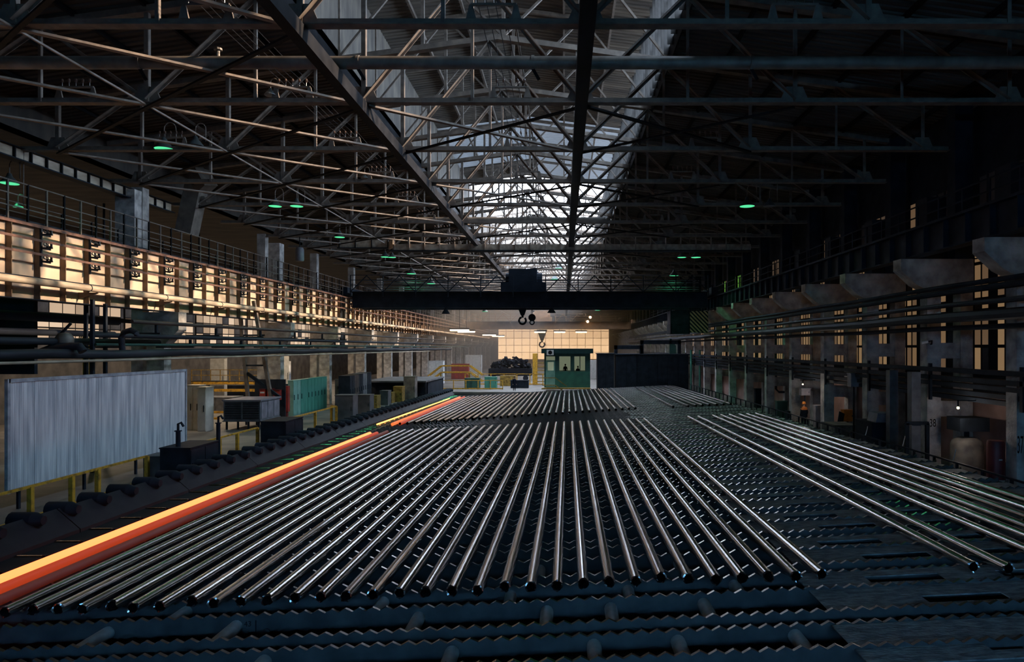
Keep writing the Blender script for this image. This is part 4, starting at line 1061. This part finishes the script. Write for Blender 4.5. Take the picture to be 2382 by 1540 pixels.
for k, (u, Y) in enumerate(((2075, 33.0), (2126, 30.6))):
    x = (u-1312)/1588*Y; o = MB().box(x-.2, x+.2, Y-.2, Y+.2, 0, 4.4).build('steel_stanchion', 'grey_paint'); tag(o, 'dark grey steel stanchion, ' + ('beside the pump block' if k == 0 else 'just before the column numbered 38'), 'stanchion')
e = empty('standing_frame', (16, 30.2, 0), 'black square pipe frame standing before column 38', 'frame')
for x in (15.15, 16.05): MB().box(x-.07, x+.07, 30.1, 30.24, 0, 2.15).build('leg', 'steel_black', e)
MB().box(15.1, 16.1, 30.1, 30.24, 2.08, 2.22).build('crossbar', 'steel_black', e)
cabinet('yellowed_tank', 15.3, 16.6, 38.6, 40.4, 1.05, 'tank_plaster', 'yellowed low tank behind the aisle railing, below the orange box', 'tank', 3)
p = pt(1975, 968, 42); o = cabinet('orange_box', p.x-.3, p.x+.3, 42, 42.5, .66, 'orange_paint', 'small orange box fixed up by the plaster wall', 'box', 1, z=p.z-.33)
MB().box(p.x-.05, p.x+.05, 42.2, 42.3, 0, p.z-.33).build('bracket', 'steel_black', o)
for k, (u, v0, v1, Y, w, m, l) in enumerate(((1910, 945, 1010, 44, .7, 'lilac_grey', 'lilac grey board leaning past the worker'), (1935, 985, 1040, 40, .8, 'plaster_grey', 'plaster grey bin before the orange box'), (1820, 935, 985, 52, .8, 'green_dark', 'green panel with pale slats short of the worker'), (1845, 958, 1000, 49, .8, 'steel_black', 'black bin short of the worker by the railing'),
                                        (1770, 905, 960, 62, 1.0, 'steel_black', 'black locker far along the aisle'), (1990, 870, 900, 38, .5, 'lilac_grey', 'lilac junction box high on the plaster wall'), (1875, 905, 920, 46, .6, 'lilac_grey', 'pale junction box above the worker'))):
    q0, q1 = pt(u, v1, Y), pt(u, v0, Y); zf = max(0, q0.z)
    cabinet('aisle_cabinet' if zf == 0 else 'junction_box', q0.x-w/2, q0.x+w/2, Y, Y+.5, q1.z-zf, m, l, 'cabinet' if zf == 0 else 'box', 1, z=zf)
    if zf: MB().box(q0.x-.04, q0.x+.04, Y+.2, Y+.28, 0, zf).build('conduit', 'steel_black', [o for o in col.objects if o.name.startswith('junction_box')][-1])
o = MB().path([pt(1805, 845, 55), pt(1805, 905, 55), pt(1812, 912, 55), pt(1850, 912, 55)], .09, 8).build('bent_pipe', 'pipe_dark', None, True); tag(o, 'thin pale bent pipe dropping beside the far columns', 'pipe')
e = empty('leaning_plank', pt(1955, 1020, 40), 'dark plank leaning behind the yellowed tank', 'plank'); MB().beam(pt(1945, 1045, 40), pt(1958, 960, 41.5), .35, .06, (0,1,0)).build('board', 'steel_black', e)
for k, Y in enumerate((24.8, 28.5, 32)):
    p = Vector((14.1, Y, 1.3)); o = MB().path([p, p+Vector((.06,0,.18)), p+Vector((.12,0,.42)), p+Vector((.13,0,.5))], .018, 6).build('bent_hook', 'white_paint'); tag(o, 'thin white hook rod sticking up by the aisle railing', 'hook', 'white hook rods by the aisle railing')
    o.location.z -= 0

# small lamps over the aisle; the one above the worker is added fill
for x, y, w, l in ((15.7, 27.2, 26, 'small bright aisle lamp under the cable trays near column 38'), (15.6, 44.6, 26, 'added fill lamp under the cable trays above the worker')):
    e = empty('aisle_lamp', (x, y, 3.12), l, 'lamp')
    MB().lathe([(0,.03),(.05,.05),(.06,.09),(.04,.14),(0,.15)], (x, y, 3.0), 10).build('globe', 'lamp_white', e, True); MB().box(x-.02, x+.02, y-.02, y+.02, 3.14, 3.4).box(x-.02, 16.5, y-.02, y+.02, 3.36, 3.4).build('stem', 'steel_black', e)
    ld = bpy.data.lights.new('aisle_bulb', 'POINT'); ld.energy = w; ld.color = (1.0, .86, .74); ld.shadow_soft_size = .1
    lo = bpy.data.objects.new('aisle_bulb', ld); col.objects.link(lo); lo.parent = e; lo.location = (0, 0, -.3)

# ------------------------------------------------------------------ people
def person(loc, rz, lab, jacket='navy_cloth', yoke=None, helmet=None, s=1.0, sit=False):
    me = bpy.data.meshes.new('person')
    J = {'pel':(0,0,.95,.15,.11),'wai':(0,0,1.10,.14,.10),'che':(0,.0,1.32,.17,.12),'nec':(0,0,1.50,.065,.065),'hea':(0,-.01,1.58,.075,.085),'hd2':(0,-.015,1.68,.085,.10),'hd3':(0,-.01,1.76,.065,.08)}
    E_ = [('pel','wai'),('wai','che'),('che','nec'),('nec','hea'),('hea','hd2'),('hd2','hd3')]
    for sd in (-1, 1):
        q = 'l' if sd < 0 else 'r'
        J['sh'+q] = (sd*.19,0,1.42,.075,.075); J['el'+q] = (sd*.25,.03,1.14,.052,.052); J['wr'+q] = (sd*.24,-.08,.90,.036,.036); J['pa'+q] = (sd*.24,-.10,.83,.042,.025)
        E_ += [('che','sh'+q),('sh'+q,'el'+q),('el'+q,'wr'+q),('wr'+q,'pa'+q)]
        for f in range(4):
            a = f'f{f}{q}'; c = f'g{f}{q}'; dy = -.045+.027*f
            J[a] = (sd*.24, -.10+dy, .77-.005*abs(f-1), .010, .010); J[c] = (sd*.225, -.11+dy, .735+.008*f, .009, .009); E_ += [('pa'+q, a), (a, c)]
        J['th'+q] = (sd*.22, -.15, .83, .011, .011); J['tj'+q] = (sd*.21, -.165, .79, .010, .010); E_ += [('pa'+q,'th'+q),('th'+q,'tj'+q)]
        if sit:
            J['hi'+q] = (sd*.10,-.05,.92,.10,.10); J['kn'+q] = (sd*.12,-.45,.90,.07,.07); J['an'+q] = (sd*.12,-.45,.50,.05,.05); J['to'+q] = (sd*.12,-.6,.46,.045,.035)
        else:
            J['hi'+q] = (sd*.09,0,.90,.10,.10); J['kn'+q] = (sd*.11,-.02,.50,.068,.068); J['an'+q] = (sd*.12,.02,.09,.05,.05); J['to'+q] = (sd*.13,-.13,.045,.045,.035)
        E_ += [('pel','hi'+q),('hi'+q,'kn'+q),('kn'+q,'an'+q),('an'+q,'to'+q)]
    ks = list(J); me.from_pydata([Vector(J[k][:3])*s for k in ks], [(ks.index(a), ks.index(c)) for a, c in E_], [])
    o = bpy.data.objects.new('person', me); col.objects.link(o)
    md = o.modifiers.new('skin', 'SKIN')
    lay_ = me.skin_vertices[0].data if me.skin_vertices else None
    if lay_ is None:
        bpy.context.view_layer.objects.active = o
        with bpy.context.temp_override(object=o, active_object=o): bpy.ops.mesh.customdata_skin_add()
        lay_ = me.skin_vertices[0].data
    for i, k in enumerate(ks):
        lay_[i].radius = (J[k][3]*s, J[k][4]*s); lay_[i].use_root = k == 'pel'
    o.modifiers.new('sub', 'SUBSURF').levels = 1; o.modifiers['sub'].render_levels = 1
    me.materials.append(M[jacket]); me.materials.append(M['skin'])
    dg = bpy.context.evaluated_depsgraph_get(); dg.update()
    m2 = bpy.data.meshes.new_from_object(o.evaluated_get(dg)); bpy.data.objects.remove(o)
    for p in m2.polygons:
        p.use_smooth = True; z = p.center.z/s
        p.material_index = 1 if (z > 1.5 or (z < .87 and abs(p.center.x)/s > .195 and z > .68)) else 0
    o = bpy.data.objects.new('person', m2); col.objects.link(o); o.location = loc; o.rotation_euler = (0, 0, rz)
    tag(o, lab, 'person')
    def kid(mb, n, m): return mb.build(n, m, o, True, at=(0,0,0))
    if yoke:
        vs = []; n = 18
        prof = [(.085,.07,1.53),(.17,.13,1.49),(.255,.15,1.40),(.262,.152,1.31)]
        for rx, ry, z in prof:
            for i in range(n): t = 2*math.pi*i/n; vs.append((rx*math.cos(t)*s, ry*math.sin(t)*s, z*s))
        kid(MB().add(vs, [(k*n+i, k*n+(i+1)%n, (k+1)*n+(i+1)%n, (k+1)*n+i) for k in range(3) for i in range(n)]), 'jacket_yoke', yoke)
        prof = [(.264,.154,1.31),(.25,.15,1.1),(.25,.15,.9),(.25,.155,.82)]; vs = []
        for rx, ry, z in prof:
            for i in range(n): t = 2*math.pi*i/n; vs.append((rx*math.cos(t)*s, ry*math.sin(t)*s, z*s))
        kid(MB().add(vs, [(k*n+i, k*n+(i+1)%n, (k+1)*n+(i+1)%n, (k+1)*n+i) for k in range(3) for i in range(n)]), 'jacket', jacket)
    if helmet: kid(MB().lathe([(.15,1.70),(.125,1.71),(.12,1.77),(.095,1.835),(.05,1.865),(0,1.87)], (0,-.015,0), 16), 'helmet', helmet)
    else: kid(MB().lathe([(.10,1.70),(.105,1.76),(.08,1.83),(0,1.855)], (0,.012,0), 14), 'hair', 'black_paint')
    kid(MB().add([(-.016,-.095,1.655),(.016,-.095,1.655),(0,-.13,1.66),(0,-.1,1.71)], [(0,1,2),(1,3,2),(3,0,2)]), 'nose', 'skin')
    return o
person((16.1, 45.8, 0), math.radians(195), 'person in an orange helmet and dark jacket with orange yoke in the aisle', 'navy_cloth', 'orange_cloth', 'orange_paint')
person((-6.3, 86.5, 0), math.radians(30), 'person in dark clothes standing by the yellow railing near the cabin', 'navy_cloth')

# ------------------------------------------------------------------ overhead travelling cranes
def crane(Y, paint, lab, trolley_x, lit):
    e = empty('bridge_crane', (-3.5, Y, ZRAIL), lab, 'crane'); a, c = XL+.3, XR-.3
    P = lambda mb, n, m=paint: mb.build(n, m, e)
    P(MB().box(a+.6, c-.6, Y, Y+.6, ZRAIL-1.15, ZRAIL+.45), 'main_girder'); P(MB().box(a+.6, c-.6, Y+3.4, Y+4.0, ZRAIL-1.15, ZRAIL+.45), 'main_girder')
    for x in (a, c): P(MB().box(x-.35, x+.35, Y-.8, Y+4.8, ZRAIL+.12, ZRAIL+.9), 'end_carriage')
    for x in (a, c):
        for y in (Y-.3, Y+4.3): P(MB().cyl((x-.12, y, ZRAIL+.44), (x+.12, y, ZRAIL+.44), .32, 14), 'wheel', 'steel_dark')
    P(MB().box(a+.6, c-.6, Y-1.0, Y, ZRAIL+.40, ZRAIL+.45), 'footway', 'steel_black')
    n = 11; w = (c-a-1.4)/n
    for k in range(n+1): P(MB().box(a+.7+k*w-.05, a+.7+k*w+.05, Y-1.0, Y-.92, ZRAIL-.1, ZRAIL+2.1), 'post', paint)
    for k in range(n):
        x = a+.7+k*w; m = x+w/2
        P(MB().beam((x, Y-.96, ZRAIL+.4), (m, Y-.96, ZRAIL+2.05), .09, .09, (0,1,0)), 'lattice_bar'); 
        if k % 2 == 0 or not lit: P(MB().beam((m, Y-.96, ZRAIL+2.05), (x+w, Y-.96, ZRAIL+.4), .09, .09, (0,1,0)), 'lattice_bar')
    for z in (2.1, 1.6, 1.1): P(MB().box(a+.7, c-.7, Y-.99, Y-.93, ZRAIL+z-.03, ZRAIL+z+.03), 'rail')
    if not lit:
        for k in range(7): P(MB().box(a+.7, c-.7, Y+3.9, Y+3.96, ZRAIL+.55+.24*k, ZRAIL+.63+.24*k), 'slat', 'grey_paint')
    for k in range(12):
        x = a+1+k*(c-a-2)/11
        if lit: P(MB().box(x-.04, x+.04, Y-.1, Y, ZRAIL-1.1, ZRAIL+.4), 'stiffener')
    tx = trolley_x
    P(MB().box(tx-2.3, tx+2.3, Y+.1, Y+3.9, ZRAIL+.5, ZRAIL+1.5).box(tx-1.5, tx+1.4, Y+.4, Y+3.6, ZRAIL+1.5, ZRAIL+2.9).cyl((tx-1.9, Y+2, ZRAIL+1.9), (tx+1.9, Y+2, ZRAIL+1.9), .75, 14), 'trolley')
    return e
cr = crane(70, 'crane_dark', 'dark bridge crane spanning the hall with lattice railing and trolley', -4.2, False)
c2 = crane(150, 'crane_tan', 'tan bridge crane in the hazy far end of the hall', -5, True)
# cabs under the near crane
def cab(x0, x1, y0, y1, z0, z1, lab):
    e = empty('crane_cab', ((x0+x1)/2, y0, z0), lab, 'cab')
    MB().box(x0, x1, y0, y1, z0, z0+1.0).build('apron', 'steel_black', e); MB().box(x0, x1, y0, y1, z1-.3, z1).build('roof', 'steel_black', e)
    MB().box(x0+.05, x1-.05, y0+.05, y1-.05, z0+1.0, z1-.3).build('glazing', 'steel_dark', e)
    for x in (x0, x1-.1): MB().box(x, x+.1, y0, y0+.1, z0, z1+.8).build('corner_post', 'steel_black', e)
    return e
cab(11.0, 13.0, 70.5, 73, 6.9, 9.3, 'black glazed crane cab hanging under the dark crane bridge')
e = empty('hazard_panel', (13.8, 70.2, 7), 'hazard striped panel hanging beside the crane cab', 'panel')
MB().box(12.95, 14.85, 70.3, 70.4, 7.0, 9.25).build('panel', 'steel_black', e)
for k in range(-4, 9):
    z = 6.2+.42*k; za, zc = z+1.9, z
    poly = [(12.97, za), (14.83, zc), (14.83, zc+.2), (12.97, za+.2)]
    def clip(ps, lim, up):
        out = []
        for i, p in enumerate(ps):
            q = ps[(i+1) % len(ps)]; ip = (p[1] <= lim) == up; iq = (q[1] <= lim) == up
            if ip: out.append(p)
            if ip != iq: f = (lim-p[1])/(q[1]-p[1]); out.append((p[0]+(q[0]-p[0])*f, lim))
        return out
    poly = clip(clip(poly, 9.23, True), 7.02, False)
    if len(poly) > 2: MB().prism(poly, 'y', 70.27, 70.3).build('stripe', 'crane_tan', e)
for k in range(2): MB().box(12.9+1.9*k, 13.0+1.9*k, 70.3, 70.4, 9.2, 9.7).build('hanger', 'steel_black', e)
def hook(x, y, z0, z1, s, lab, ball=False):
    e = empty('crane_hook', (x, y, z1), lab, 'hook')
    for d in (-.14, .14): MB().cyl((x+d*s, y, z0+1.7), (x+d*s*.7, y, z1+.9*s), .025, 6).build('rope', 'steel_black', e)
    if ball: MB().cyl((x, y-.12, z1+.75*s), (x, y+.12, z1+.75*s), .62*s, 18).build('sheave_block', 'steel_black', e, True)
    else: MB().prism([(x-.72*s, z1+2.0*s), (x+.72*s, z1+2.0*s), (x+.18*s, z1+.5*s), (x-.18*s, z1+.5*s)], 'y', y-.25, y+.25).build('sheave_block', 'steel_black', e)
    MB().ring((x, y, z1-.05*s), (1,0,0), (0,0,1), .36*s, .11*s, 16, 8, math.radians(300), math.radians(110)).cyl((x, y, z1+.25*s), (x, y, z1+.6*s), .12*s, 10).build('hook', 'steel_black', e, True)
hook(-4.35, 71.5, 9.6, 8.35, 1.0, 'big black crane hook under a tapered block')
hook(-3.35, 71.5, 9.6, 8.15, .62, 'smaller black crane hook under a round sheave block', True)
hook(-4.9, 152, 9.6, 6.2, 1.6, 'far crane hook hanging in the bright haze')
for u, v in ((1037, 722), (1283, 720)):
    p = pt(u, v, 70.3); e = empty('floodlight', p, 'black funnel floodlight under the dark crane bridge', 'floodlight', 'floodlights under the crane bridge')
    MB().lathe([(.45,-.35),(.42,-.3),(.1,.2),(.08,.6),(0,.6)], p, 14).build('shade', 'steel_black', e, True); MB().cyl(p+Vector((0,0,.5)), (p.x, p.y, 9.6), .04, 6).build('stem', 'steel_black', e)
def bulb(p, lab):
    p = Vector(p); e = empty('bulkhead_lamp', p, lab, 'lamp', 'bright lamps on the tan crane')
    MB().lathe([(0,-.3),(.22,-.2),(.3,0),(.22,.2),(0,.3)], p, 12).build('globe', 'lamp_warm', e, True); MB().cyl(p+Vector((0,0,.28)), p+Vector((0,0,.8)), .06, 6).build('stem', 'steel_dark', e)
for u, v in ((1373, 738), (1367, 748)): bulb(pt(u, v, 149.03), 'small bright warm lamp on the tan far crane')
for u in (1302, 1352, 1256):
    p = pt(u, 774, 150.3); e = empty('strip_lamp', p, 'bright strip lamp below the tan far crane', 'lamp', 'strip lamps below the far crane')
    MB().box(p.x-1.2, p.x+1.2, p.y-.4, p.y+.4, p.z, p.z+.25).build('diffuser', 'lamp_warm', e); MB().box(p.x-1.3, p.x+1.3, p.y-.5, p.y+.5, p.z+.25, p.z+.5).build('housing', 'steel_dark', e); MB().box(p.x-.05, p.x+.05, p.y-.05, p.y+.05, p.z+.5, 9.6).build('stem', 'steel_dark', e)

for k, (x, y) in enumerate(((-18.5, 118), (-19, 134), (-18.5, 166), (-18, 184))):  # strip lamps added to brighten the far columns and haze
    e = empty('strip_lamp', (x, y, 8.4), 'added fill strip lamp hung over the floor in the hazy far bays', 'lamp', 'added fill strip lamps in the far bays')
    MB().box(x-1.6, x+1.6, y-.6, y+.6, 8.4, 8.65).build('diffuser', 'lamp_warm', e); MB().box(x-1.7, x+1.7, y-.7, y+.7, 8.65, 8.9).build('housing', 'steel_dark', e)
    Yt = min(TY, key=lambda t: abs(t-y)); MB().box(x-.05, x+.05, y-.05, y+.05, 8.9, 14.4).build('stem', 'steel_dark', e); e.location.y += Yt-y

# ------------------------------------------------------------------ control cabin and its surroundings
e = empty('control_cabin', (.5, 87, 0), 'green control cabin with a flat roof and big windows at the end of the bed', 'cabin')
Yc = 85.0; X = lambda u: (u-1312)/1588*Yc; Z = lambda v: EYE-(v-808)/1588*Yc
xa, xm, xb = X(1266), X(1330), X(1373)
wall = 'green_dark'
MB().box(xa-.35, xb+.35, Yc-.5, Yc+4.5, Z(822), Z(811)).build('roof', 'cab_paint', e)
MB().box(xa, xb, Yc, Yc+4, .5, Z(864)).build('lower_wall', 'green_cabin', e)
for x0, x1 in ((xa, X(1270)), (X(1291), X(1301)), (X(1327), X(1336)), (X(1361), xb)): MB().box(x0, x1, Yc, Yc+.15, Z(864), Z(822)).build('mullion', wall, e)
for x0, x1 in ((X(1270), X(1291)), (X(1301), X(1327)), (X(1336), X(1361))): MB().box(x0, x1, Yc, Yc+.15, Z(829), Z(822)).build('lintel', wall, e)
MB().box(xa, xa+.15, Yc+.15, Yc+4, Z(864), Z(822)).build('side_wall', wall, e); MB().box(xb-.15, xb, Yc+.15, Yc+4, Z(864), Z(822)).build('side_wall', wall, e)
MB().box(xa, xb, Yc+3.9, Yc+4, Z(864), Z(822)).build('back_pane', 'cabin_glow', e)
d = MB().box(X(1270), X(1291), Yc-.06, Yc, .6, Z(838)).build('door', 'green_light', e); MB().box(X(1274), X(1288), Yc-.09, Yc-.06, Z(862), Z(842)).build('door_pane', 'cabin_glow', d)
MB().box(X(1348), X(1350), Yc-.02, Yc, Z(864), Z(829)).build('mullion', wall, e)
a_ = MB().box(X(1272), X(1288), Yc-.6, Yc-.05, Z(826), Z(814)).build('air_conditioner', 'white_paint', e); MB().cyl((X(1280), Yc-.62, Z(820)), (X(1280), Yc-.6, Z(820)), .25, 14).build('fan_grille', 'black_paint', a_)
MB().box(xa-.3, xb, Yc-1.4, Yc, .35, .5).build('landing', 'yellow_dim', e)
for k in range(5): MB().box(xa+.1*k, xa+.05+.1*k, Yc-.15, Yc-.05, 3.2-.1*k, 3.25-.1*k).build('hazard_mark', 'yellow_dim', e)
for p, q in (((X(1262), Z(878)), (X(1292), Z(878))), ((X(1292), Z(878)), (X(1318), Z(897)))):
    MB().beam((p[0], Yc-1.3, p[1]), (q[0], Yc-1.3, q[1]), .1, .12, (0,1,0)).build('hand_rail', 'yellow_dim', e)
    MB().beam((p[0], Yc-1.3, p[1]-.9), (q[0], Yc-1.3, q[1]-.9), .1, .2, (0,1,0)).build('stringer', 'yellow_dim', e)
person((X(1315), Yc+1.6, 1.55), math.radians(200), 'person working inside the control cabin, the larger dark outline', 'navy_cloth', s=1.02)
person((X(1345), Yc+1.8, 1.3), math.radians(160), 'person inside the control cabin behind the split window', 'navy_cloth', s=1.0)
def enclosure(x0, x1, y0, y1, h, lab, n, m='steel_black'):
    e = empty('steel_enclosure', ((x0+x1)/2, y0, 0), lab, 'enclosure'); w = (x1-x0)/n
    MB().box(x0, x1, y0+.05, y1, 0, h).build('body', m, e); MB().box(x0-.1, x1+.1, y0-.05, y1+.1, h, h+.12).build('roof', m, e)
    for k in range(n): MB().box(x0+k*w+.04, x0+(k+1)*w-.04, y0, y0+.05, .1, h-.05).build('panel', m, e)
    return e
enclosure(X(1390), X(1428), 85, 88, 4.65, 'dark box enclosure standing next to the green cabin', 2, 'steel_dark')
enclosure(X(1428)+.25, X(1600), 84.5, 90, 4.55, 'long black enclosure behind the small pipe bundle', 7)
for u0, u1, v, l in ((1437, 1498, 803, 'black goal-post frame over the long enclosure, nearer the cabin'), (1500, 1590, 791, 'taller black goal-post frame over the long enclosure, nearer the columns')):
    e = empty('steel_portal', (X(u0), 88, 0), l, 'frame')
    for u in (u0, u1): MB().box(X(u)-.2, X(u)+.2, 88, 88.4, 4.67, Z(v)).build('leg', 'steel_black', e)
    MB().box(X(u0)-.2, X(u1)+.2, 88, 88.4, Z(v)-.5, Z(v)).build('lintel', 'steel_black', e)
for u, l in ((1604, 'thin green standpipe at the corner of the long enclosure'), (1624, 'thin green standpipe a step past the enclosure corner')):
    o = MB().cyl((X(u), 84, 0), (X(u), 84, 5.2), .12, 8).build('standpipe', 'green_paint', None, True); tag(o, l, 'standpipe')
for k in range(5):
    x = 13.6+.5*k; o = MB().box(x, x+.3, 88+k*2.2, 88.3+k*2.2, 0, 6.6-.2*k).build('steel_stanchion', 'green_dark'); tag(o, 'green steel stanchion in the thicket past the long enclosure', 'stanchion', 'green stanchions past the enclosure')
# scrap heap, yellow railings, mills before the haze
e = empty('scrap_wagon', (-9.5, 112, 0), 'dark wagon heaped with scrap behind the yellow railings', 'wagon')
MB().box(-12.4, -5.4, 112, 116, .8, 2.0).build('body', 'scrap', e)
for x in (-11.5, -6.3): MB().cyl((x, 112, .45), (x, 112.2, .45), .45, 14).build('wheel', 'steel_black', e)
random.seed(3); b = MB()
for k in range(90):
    t = random.random(); x = -12+6.4*t; hh = 1.9*math.sin(math.pi*min(max(t, .03), .97))**.6
    z = 2.0+random.random()*hh; s = random.uniform(.25, .6); y = random.uniform(112.4, 115.5)
    d = Vector((random.uniform(-1,1), random.uniform(-1,1), random.uniform(-.5,.5))).normalized()
    b.beam(Vector((x,y,z))-d*s, Vector((x,y,z))+d*s, s*.9, s*.7)
o = b.build('scrap_heap', 'scrap', e); o['kind'] = 'stuff'
yrail('guard_railing', [(-14.5+1.9*k, 100, 0) for k in range(8)], 1.6, 'yellow railing in front of the scrap wagon', w=.14)
yrail('guard_railing', [(-16+1.6*k, 89, 0) for k in range(6)], 1.2, 'yellow railing at the end of the bed, left open to the scrap wagon side', w=.1)
e = empty('yellow_column', (-4.3, 100, 0), 'thick yellow column with steps beside the green cabin', 'column')
MB().box(-4.6, -3.9, 100, 100.6, 0, 4.6).build('shaft', 'yellow_paint', e)
for k in range(6): MB().box(-3.9, -2.9, 100, 100.6, .4+.55*k, .52+.55*k).build('tread', 'yellow_dim', e)
e = empty('walking_bridge', (-14, 95, 0), 'arched yellow footbridge beyond the flat canopy', 'footbridge')
pts = [(-19, 96, .6), (-17.2, 96, 2.0), (-13.2, 96, 2.0), (-11.4, 96, .7)]
for y in (95.2, 96.8):
    for z in (0, .9):
        for p, q in zip(pts[:-1], pts[1:]): MB().beam((p[0], y, p[2]+z), (q[0], y, q[2]+z), .12, .16).build('stringer' if z == 0 else 'hand_rail', 'yellow_paint', e)
MB().box(-17.2, -13.2, 95.2, 96.8, 1.95, 2.02).build('deck', 'steel_dark', e)
for x in (-17.2, -13.2): MB().box(x-.1, x+.1, 95.2, 95.4, 0, 2).build('leg', 'yellow_dim', e)
for k, (x, y, w, h, m, l) in enumerate(((-9.8, 91, 1.6, 1.5, 'green_paint', 'pale green console at the end of the bed'), (-6.0, 92, 2.4, 1.0, 'steel_black', 'black bench beside the person near the cabin'), (-12.4, 92, 2.0, 1.3, 'green_dark', 'dark green drive unit at the end of the roller table'), (-8.0, 97, 2.2, 1.4, 'yellow_dim', 'yellowed drive housing under the scrap wagon railing'), (-19.5, 104, 2.2, 3.4, 'white_paint', 'white cabinet far along the sunlit columns'), (-18.0, 118, 3.0, 2.6, 'red_paint', 'red housing far along the sunlit columns'), (-17.0, 128, 3.0, 4.0, 'white_paint', 'tall white housing in the hazy far bay'))):
    cabinet('console', x-w/2, x+w/2, y, y+1.2, h, m, l, 'console', 2)
cabinet('white_machine', X(1366)*1.4+.2, X(1366)*1.4+2.0, 118, 120, 3.2, 'white_paint', 'white machine shining past the corner of the green cabin', 'machine', 2)

# ------------------------------------------------------------------ haze in the far end of the hall
hz = bpy.data.materials.new('haze'); hz.use_nodes = True; nt = hz.node_tree; nt.nodes.clear()
out = nt.nodes.new('ShaderNodeOutputMaterial'); vs_ = nt.nodes.new('ShaderNodeVolumeScatter')
vs_.inputs['Color'].default_value = (.97, .95, .92, 1); vs_.inputs['Density'].default_value = .013; vs_.inputs['Anisotropy'].default_value = .2
va = nt.nodes.new('ShaderNodeVolumeAbsorption'); va.inputs['Color'].default_value = (1.0, .66, .32, 1); va.inputs['Density'].default_value = .004
ad = nt.nodes.new('ShaderNodeAddShader'); nt.links.new(vs_.outputs[0], ad.inputs[0]); nt.links.new(va.outputs[0], ad.inputs[1]); nt.links.new(ad.outputs[0], out.inputs['Volume']); M['haze'] = hz
o = MB().box(-22.0, 15.2, 104, 227, .05, 18.3).build('haze', 'haze'); o['kind'] = 'stuff'
tag(o, 'pale dusty haze filling the far end of the hall', 'haze')
